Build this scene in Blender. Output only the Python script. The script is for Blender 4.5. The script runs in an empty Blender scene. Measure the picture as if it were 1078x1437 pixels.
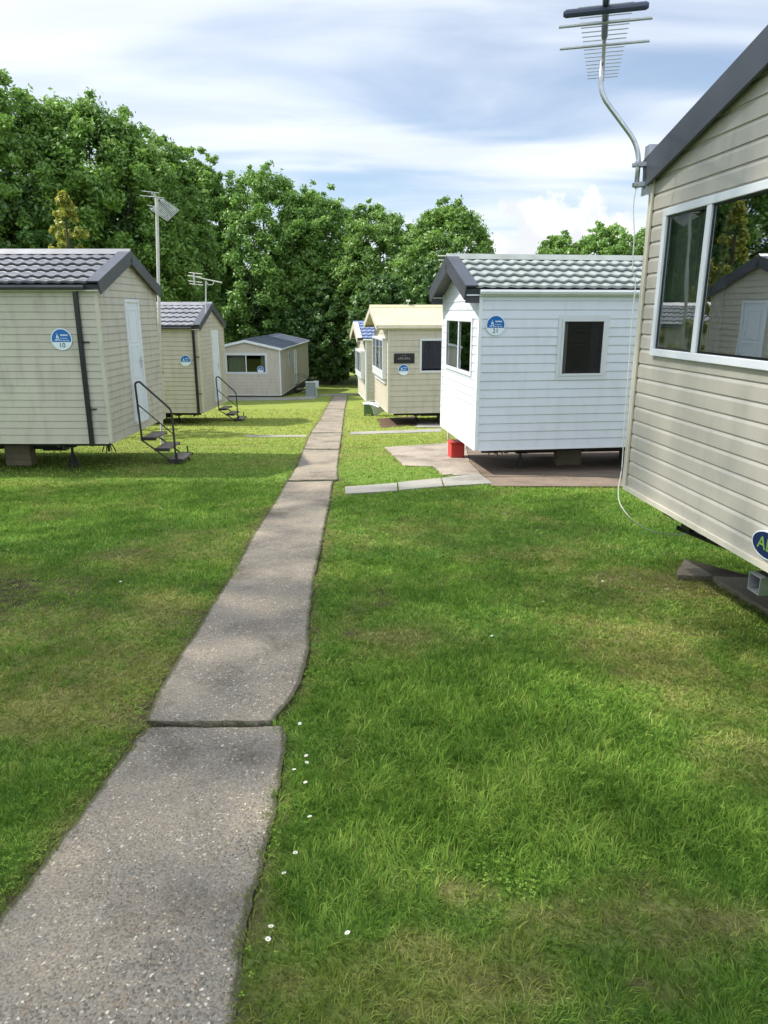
import bpy, math, random
import numpy as np
from mathutils import Vector, Matrix
random.seed(7); RNG = np.random.default_rng(11)
R = math.radians
sc = bpy.context.scene
COL = sc.collection

# ------------------------------------------------------------------ camera model (eye at x=0, y=0, EYE above ground; ground falls away)
EYE = 1.70; SL = 0.07
F = 1000.0; TILT = math.atan(282.5 / F); cT, sT = math.cos(TILT), math.sin(TILT)

def ray(u, v):
    w = v - 718.5
    r = np.array([u - 539.0, F * cT - w * sT, -F * sT - w * cT]); return r / r[1]
def at(u, v, y):                     # a point at distance y
    r = ray(u, v) * y; return Vector((r[0], r[1], r[2] + EYE))
def gz(y):                           # ground height
    y = np.asarray(y, float); return -SL * np.minimum(y, 46.0)
def gp(u, v):                        # photo point lying on the ground
    r = ray(u, v); t = -EYE / (r[2] + SL); return np.array([r[0] * t, t])

# ------------------------------------------------------------------ value noise in numpy
def vnoise(x, y, seed):
    g = np.random.default_rng(seed).random((256, 256))
    xi = np.floor(x).astype(int); yi = np.floor(y).astype(int); fx = x - xi; fy = y - yi
    fx = fx * fx * (3 - 2 * fx); fy = fy * fy * (3 - 2 * fy)
    a = g[xi % 256, yi % 256]; b = g[(xi + 1) % 256, yi % 256]; c = g[xi % 256, (yi + 1) % 256]; d = g[(xi + 1) % 256, (yi + 1) % 256]
    return (a * (1 - fx) + b * fx) * (1 - fy) + (c * (1 - fx) + d * fx) * fy
def fbm(x, y, sc_, seed, o=4):
    r = 0; a = 1; t = 0
    for i in range(o):
        r = r + a * vnoise(x * sc_ * 2 ** i + 37.1 * i, y * sc_ * 2 ** i + 11.3 * i, seed + i); t += a; a *= .55
    return r / t
def bump(x, y): return (fbm(x, y, 1.1, 5) - .5) * .045 * np.clip(1.6 - y / 14., .3, 1)
def gh(x, y): return gz(y) + bump(x, y)

# ------------------------------------------------------------------ materials
MATS = {}
def nodes(name):
    m = bpy.data.materials.new(name); m.use_nodes = True; nt = m.node_tree; nt.nodes.clear()
    N = lambda t, **k: _n(nt, t, k)
    return m, nt, N
def _n(nt, t, k):
    n = nt.nodes.new(t)
    for a, b in k.items():
        if a in n.inputs.keys() if hasattr(n.inputs, 'keys') else False: n.inputs[a].default_value = b
        else: setattr(n, a, b)
    return n
def L_(nt, a, b): nt.links.new(a, b)
def c4(c): return (c[0], c[1], c[2], 1)

def surf(name, col, rough=.5, var=.12, vscale=1.5, bump_=.0, bscale=200, spec=.5, metal=0, dirt=0, dirtcol=(.12, .11, .08), streak=False):
    if name in MATS: return MATS[name]
    m, nt, N = nodes(name)
    out = N('ShaderNodeOutputMaterial'); p = N('ShaderNodeBsdfPrincipled'); tc = N('ShaderNodeTexCoord')
    p.inputs['Roughness'].default_value = rough; p.inputs['Metallic'].default_value = metal
    p.inputs['Specular IOR Level'].default_value = spec
    L_(nt, p.outputs[0], out.inputs[0])
    nz = N('ShaderNodeTexNoise'); nz.inputs['Scale'].default_value = vscale; nz.inputs['Detail'].default_value = 6
    mp = N('ShaderNodeMapping'); L_(nt, tc.outputs['Object'], mp.inputs[0]); L_(nt, mp.outputs[0], nz.inputs[0])
    if streak: mp.inputs['Scale'].default_value = (1, 1, .25)
    mx = N('ShaderNodeMix', data_type='RGBA'); mr = N('ShaderNodeMapRange')
    mr.inputs[1].default_value = .3; mr.inputs[2].default_value = .7
    L_(nt, nz.outputs[0], mr.inputs[0]); L_(nt, mr.outputs[0], mx.inputs[0])
    mx.inputs[6].default_value = c4([c * (1 - var) for c in col]); mx.inputs[7].default_value = c4([min(1, c * (1 + var)) for c in col])
    last = mx.outputs[2]
    if dirt:
        n2 = N('ShaderNodeTexNoise'); n2.inputs['Scale'].default_value = 5; n2.inputs['Detail'].default_value = 8
        mp2 = N('ShaderNodeMapping'); L_(nt, tc.outputs['Object'], mp2.inputs[0]); mp2.inputs['Scale'].default_value = (1.3, 1.3, .35)
        L_(nt, mp2.outputs[0], n2.inputs[0])
        r2 = N('ShaderNodeMapRange'); r2.inputs[1].default_value = .48; r2.inputs[2].default_value = .75; r2.inputs[4].default_value = dirt
        L_(nt, n2.outputs[0], r2.inputs[0])
        m2 = N('ShaderNodeMix', data_type='RGBA'); L_(nt, r2.outputs[0], m2.inputs[0]); L_(nt, last, m2.inputs[6]); m2.inputs[7].default_value = c4(dirtcol)
        last = m2.outputs[2]
    L_(nt, last, p.inputs['Base Color'])
    if bump_:
        n3 = N('ShaderNodeTexNoise'); n3.inputs['Scale'].default_value = bscale; n3.inputs['Detail'].default_value = 3
        L_(nt, tc.outputs['Object'], n3.inputs[0]); b = N('ShaderNodeBump'); b.inputs['Strength'].default_value = bump_; b.inputs['Distance'].default_value = .01
        L_(nt, n3.outputs[0], b.inputs['Height']); L_(nt, b.outputs[0], p.inputs['Normal'])
    MATS[name] = m; return m

M_cream = surf('cream cladding', (.40, .372, .32), .42, .05, .8, .12, 6, .5, dirt=.22)
M_tan = surf('tan cladding', (.51, .465, .375), .42, .05, .8, .12, 6, dirt=.25)
M_olive = surf('grey green cladding', (.51, .475, .39), .5, .05, .8, .12, 6, dirt=.3)
M_white = surf('white cladding', (.66, .69, .76), .42, .03, .8, .08, 6, dirt=.18, dirtcol=(.3, .3, .28))
M_farw = surf('pale cream cladding', (.52, .47, .39), .5, .05, .8, dirt=.2)
M_upvc = surf('white plastic', (.62, .64, .67), .3, .02, 3)
M_ctrim = surf('cream trim', (.56, .52, .42), .4, .04, 2, dirt=.2)
M_wtrim = surf('white trim', (.74, .76, .79), .4, .03, 2, dirt=.12, dirtcol=(.35, .35, .32))
M_dark = surf('charcoal trim', (.055, .06, .075), .38, .15, 3)
M_slate = surf('slate roof tiles', (.115, .122, .14), .42, .2, 2.2, .15, 60, dirt=.35, dirtcol=(.2, .2, .19))
M_slate2 = surf('mauve grey roof tiles', (.205, .21, .23), .4, .2, 2.2, .15, 60, dirt=.3)
M_light = surf('pale grey roof tiles', (.27, .30, .285), .5, .12, 2.2, .2, 60, dirt=.3, dirtcol=(.13, .14, .10))
M_blue = surf('blue grey roof tiles', (.17, .22, .36), .4, .15, 2.2, .15, 60)
M_yel = surf('yellow felt roof', (.48, .43, .28), .7, .08, 2, .2, 80, dirt=.2, dirtcol=(.3, .27, .15))
M_farroof = surf('dark sheet roof', (.10, .12, .16), .45, .25, 1.2)
M_black = surf('black plastic', (.012, .012, .014), .35, .2, 4)
M_rust = surf('dark steel', (.03, .028, .026), .6, .4, 8)
M_galv = surf('galvanised steel', (.50, .52, .55), .38, .15, 14, metal=.85)
M_alu = surf('weathered aluminium', (.46, .47, .48), .45, .12, 10, metal=.5)
M_pole = surf('pale painted pole', (.52, .52, .47), .6, .1, 6)
M_door = surf('white door panel', (.70, .74, .80), .4, .03, 2)
M_curt = surf('net curtain', (.62, .62, .60), .9, .06, 9)
M_curt2 = surf('dark blue curtain', (.06, .06, .11), .9, .1, 9)
M_curt3 = surf('green curtain', (.46, .52, .44), .9, .1, 9)
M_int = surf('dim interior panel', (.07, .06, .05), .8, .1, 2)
M_sblue = surf('blue sign face', (.010, .13, .42), .3, .04, 6)
M_swhite = surf('pale sign face', (.72, .80, .86), .35, .02, 6)
M_ink = surf('dark sign lettering', (.02, .03, .06), .4, .02, 6)
M_navy = surf('navy badge', (.006, .016, .07), .25, .05, 6)
M_lime = surf('lime lettering', (.16, .28, .05), .4, .05, 6)
M_red = surf('red plastic', (.52, .035, .03), .45, .12, 5, dirt=.2)
M_green = surf('green painted metal', (.10, .19, .08), .5, .1, 4, dirt=.2)
M_tread = surf('weathered tread', (.20, .17, .14), .8, .3, 9, .3, 80)
M_cable = surf('white cable', (.66, .66, .6), .5, .05, 5)
M_bark = surf('bark', (.075, .06, .042), .9, .3, 3, .6, 20)

def glass_mat():
    m, nt, N = nodes('window glass'); out = N('ShaderNodeOutputMaterial')
    tr = N('ShaderNodeBsdfTransparent'); tr.inputs[0].default_value = (.60, .63, .63, 1)
    gl = N('ShaderNodeBsdfGlossy'); gl.inputs['Roughness'].default_value = .01; gl.inputs['Color'].default_value = (.9, .95, 1, 1)
    fr = N('ShaderNodeFresnel'); fr.inputs[0].default_value = 1.6
    tc = N('ShaderNodeTexCoord'); nz = N('ShaderNodeTexNoise'); nz.inputs['Scale'].default_value = 1.6; L_(nt, tc.outputs['Object'], nz.inputs[0])
    b = N('ShaderNodeBump'); b.inputs['Strength'].default_value = .03; b.inputs['Distance'].default_value = .03
    L_(nt, nz.outputs[0], b.inputs['Height']); L_(nt, b.outputs[0], gl.inputs['Normal'])
    mm = N('ShaderNodeMath', operation='MULTIPLY_ADD'); mm.inputs[1].default_value = 2.7; mm.inputs[2].default_value = -.10; mm.use_clamp = True
    L_(nt, fr.outputs[0], mm.inputs[0]); mx = N('ShaderNodeMixShader'); L_(nt, mm.outputs[0], mx.inputs[0])
    L_(nt, tr.outputs[0], mx.inputs[1]); L_(nt, gl.outputs[0], mx.inputs[2]); L_(nt, mx.outputs[0], out.inputs[0]); return m
M_glass = glass_mat()

def ramp(N, pts):
    r = N('ShaderNodeValToRGB'); e = r.color_ramp.elements
    while len(e) < len(pts): e.new(.5)
    for i, (p, c) in enumerate(pts): e[i].position = p; e[i].color = c4(c)
    return r

def leaf_mat(name, dark, mid, light, trans=.45):
    m, nt, N = nodes(name); out = N('ShaderNodeOutputMaterial')
    a = N('ShaderNodeAttribute'); a.attribute_name = 'tone'
    r = ramp(N, [(0, dark), (.5, mid), (1, light)]); L_(nt, a.outputs['Fac'], r.inputs[0])
    d = N('ShaderNodeBsdfDiffuse'); t = N('ShaderNodeBsdfTranslucent'); L_(nt, r.outputs[0], d.inputs[0]); L_(nt, r.outputs[0], t.inputs[0])
    mx = N('ShaderNodeMixShader'); mx.inputs[0].default_value = trans; L_(nt, d.outputs[0], mx.inputs[1]); L_(nt, t.outputs[0], mx.inputs[2])
    g = N('ShaderNodeBsdfGlossy'); g.inputs['Roughness'].default_value = .5; g.inputs[0].default_value = (.8, .85, .8, 1)
    m2 = N('ShaderNodeMixShader'); m2.inputs[0].default_value = .05; L_(nt, mx.outputs[0], m2.inputs[1]); L_(nt, g.outputs[0], m2.inputs[2])
    L_(nt, m2.outputs[0], out.inputs[0]); return m
M_leafA = leaf_mat('oak leaves', (.09, .185, .03), (.175, .315, .05), (.31, .48, .10))
M_leafB = leaf_mat('light tree leaves', (.10, .21, .034), (.19, .345, .06), (.32, .50, .11))
M_leafY = leaf_mat('yellow conifer leaves', (.19, .23, .03), (.36, .37, .05), (.55, .50, .09))
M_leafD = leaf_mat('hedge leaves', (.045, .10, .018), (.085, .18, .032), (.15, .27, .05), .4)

def grass_mat():
    m, nt, N = nodes('grass blades'); out = N('ShaderNodeOutputMaterial')
    a = N('ShaderNodeAttribute'); a.attribute_name = 'dry'; t = N('ShaderNodeAttribute'); t.attribute_name = 'tone'
    g = ramp(N, [(0, (.072, .16, .022)), (.5, (.175, .31, .045)), (1, (.37, .50, .10))]); L_(nt, t.outputs['Fac'], g.inputs[0])
    y = ramp(N, [(0, (.14, .18, .035)), (.55, (.26, .27, .065)), (1, (.48, .42, .17))]); L_(nt, t.outputs['Fac'], y.inputs[0])
    mx = N('ShaderNodeMix', data_type='RGBA'); L_(nt, a.outputs['Fac'], mx.inputs[0]); L_(nt, g.outputs[0], mx.inputs[6]); L_(nt, y.outputs[0], mx.inputs[7])
    d = N('ShaderNodeBsdfDiffuse'); tl = N('ShaderNodeBsdfTranslucent'); L_(nt, mx.outputs[2], d.inputs[0]); L_(nt, mx.outputs[2], tl.inputs[0])
    s = N('ShaderNodeMixShader'); s.inputs[0].default_value = .35; L_(nt, d.outputs[0], s.inputs[1]); L_(nt, tl.outputs[0], s.inputs[2])
    L_(nt, s.outputs[0], out.inputs[0]); return m
M_grass = grass_mat()

def ground_mat():
    m, nt, N = nodes('lawn'); out = N('ShaderNodeOutputMaterial'); p = N('ShaderNodeBsdfPrincipled'); p.inputs['Roughness'].default_value = .95
    p.inputs['Specular IOR Level'].default_value = .1
    a = N('ShaderNodeAttribute'); a.attribute_name = 'dry'; s = N('ShaderNodeAttribute'); s.attribute_name = 'soil'; yl = N('ShaderNodeAttribute'); yl.attribute_name = 'far'
    tc = N('ShaderNodeTexCoord')
    n1 = N('ShaderNodeTexNoise'); n1.inputs['Scale'].default_value = 26; n1.inputs['Detail'].default_value = 8; n1.inputs['Roughness'].default_value = .75
    mp = N('ShaderNodeMapping'); mp.inputs['Scale'].default_value = (1, .55, 1); L_(nt, tc.outputs['Object'], mp.inputs[0]); L_(nt, mp.outputs[0], n1.inputs[0])
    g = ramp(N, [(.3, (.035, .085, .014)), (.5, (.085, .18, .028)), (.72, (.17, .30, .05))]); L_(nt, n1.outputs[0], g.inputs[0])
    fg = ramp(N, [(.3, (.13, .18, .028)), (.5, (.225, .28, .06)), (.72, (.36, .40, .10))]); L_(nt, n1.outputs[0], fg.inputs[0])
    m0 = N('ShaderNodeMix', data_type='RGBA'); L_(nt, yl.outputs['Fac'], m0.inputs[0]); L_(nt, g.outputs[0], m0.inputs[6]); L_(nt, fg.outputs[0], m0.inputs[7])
    y = ramp(N, [(.3, (.09, .10, .03)), (.5, (.20, .21, .06)), (.72, (.36, .34, .13))]); L_(nt, n1.outputs[0], y.inputs[0])
    m1 = N('ShaderNodeMix', data_type='RGBA'); L_(nt, a.outputs['Fac'], m1.inputs[0]); L_(nt, m0.outputs[2], m1.inputs[6]); L_(nt, y.outputs[0], m1.inputs[7])
    so = ramp(N, [(.3, (.025, .018, .012)), (.5, (.06, .045, .03)), (.75, (.12, .09, .06))]); L_(nt, n1.outputs[0], so.inputs[0])
    m2 = N('ShaderNodeMix', data_type='RGBA'); L_(nt, s.outputs['Fac'], m2.inputs[0]); L_(nt, m1.outputs[2], m2.inputs[6]); L_(nt, so.outputs[0], m2.inputs[7])
    L_(nt, m2.outputs[2], p.inputs['Base Color'])
    n3 = N('ShaderNodeTexNoise'); n3.inputs['Scale'].default_value = 60; n3.inputs['Detail'].default_value = 6; L_(nt, tc.outputs['Object'], n3.inputs[0])
    b = N('ShaderNodeBump'); b.inputs['Strength'].default_value = .9; b.inputs['Distance'].default_value = .03; L_(nt, n3.outputs[0], b.inputs['Height']); L_(nt, b.outputs[0], p.inputs['Normal'])
    L_(nt, p.outputs[0], out.inputs[0]); return m

def concrete_mat(name, base, stone=1.0, dark=.6, scale=85, pink=0):
    m, nt, N = nodes(name); out = N('ShaderNodeOutputMaterial'); p = N('ShaderNodeBsdfPrincipled'); p.inputs['Roughness'].default_value = .85
    p.inputs['Specular IOR Level'].default_value = .3
    tc = N('ShaderNodeTexCoord')
    wn = N('ShaderNodeTexNoise'); wn.inputs['Scale'].default_value = 40; L_(nt, tc.outputs['Object'], wn.inputs[0])
    ad = N('ShaderNodeMix', data_type='RGBA', blend_type='LINEAR_LIGHT'); ad.inputs[0].default_value = .012; L_(nt, tc.outputs['Object'], ad.inputs[6]); L_(nt, wn.outputs['Color'], ad.inputs[7])
    v = N('ShaderNodeTexVoronoi'); v.inputs['Scale'].default_value = scale; L_(nt, ad.outputs[2], v.inputs[0])
    sp = N('ShaderNodeSeparateColor'); L_(nt, v.outputs['Color'], sp.inputs[0])
    b = np.array(base)
    cr = ramp(N, [(0, b * .45), (.25, b * .65), (.45, b * .85), (.62, b * np.array([1.3, 1.05, .8])), (.76, b * 1.3), (.88, np.minimum(b * 2.2, .8)), (.96, np.minimum(b * 3.2, .85))])
    cr.color_ramp.interpolation = 'CONSTANT'; L_(nt, sp.outputs[0], cr.inputs[0])
    # stones show where exposed
    ex = N('ShaderNodeTexNoise'); ex.inputs['Scale'].default_value = 2.4; ex.inputs['Detail'].default_value = 5; L_(nt, tc.outputs['Object'], ex.inputs[0])
    er = N('ShaderNodeMapRange'); er.inputs[1].default_value = .35; er.inputs[2].default_value = .62; er.inputs[3].default_value = .45 * stone; er.inputs[4].default_value = stone; L_(nt, ex.outputs[0], er.inputs[0])
    dd = N('ShaderNodeMapRange'); dd.inputs[1].default_value = .25; dd.inputs[2].default_value = .55; dd.inputs[3].default_value = 1; dd.inputs[4].default_value = 0; L_(nt, v.outputs['Distance'], dd.inputs[0])
    fm = N('ShaderNodeMath', operation='MULTIPLY'); L_(nt, er.outputs[0], fm.inputs[0]); L_(nt, dd.outputs[0], fm.inputs[1])
    mn = N('ShaderNodeTexNoise'); mn.inputs['Scale'].default_value = 120; mn.inputs['Detail'].default_value = 5; L_(nt, tc.outputs['Object'], mn.inputs[0])
    mr = ramp(N, [(.3, b * .62), (.5, b * .92), (.7, b * 1.25)]); L_(nt, mn.outputs[0], mr.inputs[0])
    mx = N('ShaderNodeMix', data_type='RGBA'); L_(nt, fm.outputs[0], mx.inputs[0]); L_(nt, mr.outputs[0], mx.inputs[6]); L_(nt, cr.outputs[0], mx.inputs[7])
    st = N('ShaderNodeTexNoise'); st.inputs['Scale'].default_value = 1.7; st.inputs['Detail'].default_value = 7; st.inputs['Roughness'].default_value = .65; L_(nt, tc.outputs['Object'], st.inputs[0])
    sr = ramp(N, [(.32, (dark, dark * .97, dark * .92)), (.5, (1, 1, 1)), (.70, (1.25, 1.19, 1.10))]); L_(nt, st.outputs[0], sr.inputs[0])
    mu = N('ShaderNodeMix', data_type='RGBA', blend_type='MULTIPLY'); mu.inputs[0].default_value = 1; L_(nt, mx.outputs[2], mu.inputs[6]); L_(nt, sr.outputs[0], mu.inputs[7])
    eg = N('ShaderNodeAttribute'); eg.attribute_name = 'edge'; en = N('ShaderNodeTexNoise'); en.inputs['Scale'].default_value = 11; en.inputs['Detail'].default_value = 8; en.inputs['Roughness'].default_value = .7; L_(nt, tc.outputs['Object'], en.inputs[0])
    e1 = N('ShaderNodeMath', operation='ADD'); L_(nt, eg.outputs['Fac'], e1.inputs[0]); L_(nt, en.outputs[0], e1.inputs[1])
    e2 = N('ShaderNodeMapRange', interpolation_type='SMOOTHSTEP'); e2.inputs[1].default_value = .88; e2.inputs[2].default_value = 1.3; e2.inputs[4].default_value = .85; L_(nt, e1.outputs[0], e2.inputs[0])
    ec = ramp(N, [(.4, (.07, .055, .035)), (.6, (.085, .10, .035))]); L_(nt, mn.outputs[0], ec.inputs[0])
    me_ = N('ShaderNodeMix', data_type='RGBA'); L_(nt, e2.outputs[0], me_.inputs[0]); L_(nt, mu.outputs[2], me_.inputs[6]); L_(nt, ec.outputs[0], me_.inputs[7])
    L_(nt, me_.outputs[2], p.inputs['Base Color'])
    bp = N('ShaderNodeBump'); bp.inputs['Strength'].default_value = .7; bp.inputs['Distance'].default_value = .006; L_(nt, fm.outputs[0], bp.inputs['Height'])
    b2 = N('ShaderNodeBump'); b2.inputs['Strength'].default_value = .4; b2.inputs['Distance'].default_value = .006; L_(nt, mn.outputs[0], b2.inputs['Height']); L_(nt, bp.outputs[0], b2.inputs['Normal'])
    L_(nt, b2.outputs[0], p.inputs['Normal']); L_(nt, p.outputs[0], out.inputs[0]); return m
M_path = concrete_mat('exposed aggregate concrete', (.275, .24, .19), .9, .55, 86)
M_slab = concrete_mat('paving slab concrete', (.30, .29, .26), .25, .7)
M_base = concrete_mat('mossy concrete', (.17, .145, .10), .4, .5, 70)
M_pad = concrete_mat('brown concrete pad', (.33, .285, .235), .5, .6, 60)
M_padshade = concrete_mat('concrete pad with painted shade', (.20, .155, .12), .4, .55, 60)  # pad concrete again, with the white caravan's shade put into its colour
M_soil = concrete_mat('bare soil', (.11, .07, .045), .5, .6, 60)

# ------------------------------------------------------------------ mesh helpers
class MB:
    def __init__(s): s.v = []; s.f = []
    def quad(s, a, b, c, d): n = len(s.v); s.v += [tuple(a), tuple(b), tuple(c), tuple(d)]; s.f.append((n, n + 1, n + 2, n + 3)); return s
    def tri(s, a, b, c): n = len(s.v); s.v += [tuple(a), tuple(b), tuple(c)]; s.f.append((n, n + 1, n + 2)); return s
    def box(s, x0, x1, y0, y1, z0, z1, M=None):
        p = [Vector((x, y, z)) for z in (z0, z1) for y in (y0, y1) for x in (x0, x1)]
        if M: p = [M @ q for q in p]
        n = len(s.v); s.v += [tuple(q) for q in p]
        s.f += [tuple(n + i for i in q) for q in ((0, 2, 3, 1), (4, 5, 7, 6), (0, 1, 5, 4), (2, 6, 7, 3), (0, 4, 6, 2), (1, 3, 7, 5))]; return s
    def prism(s, poly, d):            # poly = list of 3d points, extruded by vector d
        n = len(s.v); k = len(poly); d = Vector(d)
        s.v += [tuple(Vector(p)) for p in poly] + [tuple(Vector(p) + d) for p in poly]
        s.f.append(tuple(range(n, n + k))); s.f.append(tuple(range(n + 2 * k - 1, n + k - 1, -1)))
        for i in range(k): j = (i + 1) % k; s.f.append((n + i, n + k + i, n + k + j, n + j))
        return s
    def tube(s, pts, r, seg=8, cap=True):
        pts = [Vector(p) for p in pts]; rs = r if isinstance(r, (list, tuple)) else [r] * len(pts)
        n0 = len(s.v); up = Vector((.13, .31, .94))
        for i, p in enumerate(pts):
            d = (pts[min(i + 1, len(pts) - 1)] - pts[max(i - 1, 0)]).normalized()
            a = d.cross(up); a = a.normalized() if a.length > 1e-4 else Vector((1, 0, 0)); b = d.cross(a)
            for k in range(seg):
                t = 2 * math.pi * k / seg; s.v.append(tuple(p + (a * math.cos(t) + b * math.sin(t)) * rs[i]))
        for i in range(len(pts) - 1):
            for k in range(seg):
                q = n0 + i * seg; k2 = (k + 1) % seg; s.f.append((q + k, q + k2, q + seg + k2, q + seg + k))
        if cap:
            s.f.append(tuple(n0 + k for k in range(seg - 1, -1, -1))); q = n0 + (len(pts) - 1) * seg; s.f.append(tuple(q + k for k in range(seg)))
        return s
    def build(s, name, mat, parent=None, smooth=False, bevel=0):
        me = bpy.data.meshes.new(name); me.from_pydata(s.v, [], s.f); me.materials.append(mat); me.update()
        if smooth: me.shade_smooth()
        o = bpy.data.objects.new(name, me); COL.objects.link(o)
        if parent: o.parent = parent
        if bevel:
            md = o.modifiers.new('b', 'BEVEL'); md.width = bevel; md.segments = 2; md.limit_method = 'ANGLE'; md.angle_limit = R(40)
        return o
def round_path(pts, r=.08, n=5):
    pts = [Vector(p) for p in pts]; out = [pts[0]]
    for a, b, c in zip(pts, pts[1:], pts[2:]):
        d1 = (a - b); d2 = (c - b); q = min(r, d1.length * .45, d2.length * .45); p1 = b + d1.normalized() * q; p2 = b + d2.normalized() * q
        for i in range(n + 1): t = i / n; out.append(p1 * (1 - t) ** 2 + b * 2 * t * (1 - t) + p2 * t * t)
    return out + [pts[-1]]
def tag(o, label=None, cat=None, group=None, kind=None):
    if label: o['label'] = label
    if cat: o['category'] = cat
    if group: o['group'] = group
    if kind: o['kind'] = kind
    return o
def empty(name, loc, rz=0, **k):
    o = bpy.data.objects.new(name, None); COL.objects.link(o); o.location = loc; o.rotation_euler = (0, 0, rz); o.empty_display_size = .3
    return tag(o, **k)
def npmesh(name, V, Fq, mat, attrs=None, parent=None, smooth=False, loops=None):
    """V (n,3); Fq (m,k) faces of equal size"""
    me = bpy.data.meshes.new(name); V = np.asarray(V, np.float32); me.vertices.add(len(V)); me.vertices.foreach_set('co', V.ravel())
    if loops is None:
        m, k = Fq.shape; lt = np.full(m, k, np.int32); li = Fq.ravel()
    else: li, lt = loops; m = len(lt)
    ls = np.concatenate([[0], np.cumsum(lt)[:-1]]).astype(np.int32)
    me.loops.add(len(li)); me.loops.foreach_set('vertex_index', np.asarray(li, np.int32))
    me.polygons.add(m); me.polygons.foreach_set('loop_start', ls); me.polygons.foreach_set('loop_total', lt.astype(np.int32))
    me.update(calc_edges=True)
    for a, (dom, arr) in (attrs or {}).items():
        at_ = me.attributes.new(a, 'FLOAT', dom); at_.data.foreach_set('value', np.asarray(arr, np.float32))
    me.materials.append(mat)
    if smooth: me.shade_smooth()
    o = bpy.data.objects.new(name, me); COL.objects.link(o)
    if parent: o.parent = parent
    return o
def text_obj(name, s, size, mat, parent, M, depth=.002):
    cu = bpy.data.curves.new(name, 'FONT'); cu.body = s; cu.size = size; cu.extrude = depth; cu.align_x = 'CENTER'; cu.align_y = 'CENTER'
    t = bpy.data.objects.new(name, cu); COL.objects.link(t)
    dg = bpy.context.evaluated_depsgraph_get(); me = bpy.data.meshes.new_from_object(t.evaluated_get(dg)); bpy.data.objects.remove(t)
    me.name = name; me.materials.clear(); me.materials.append(mat); me.transform(M)
    o = bpy.data.objects.new(name, me); COL.objects.link(o); o.parent = parent; return o

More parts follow.
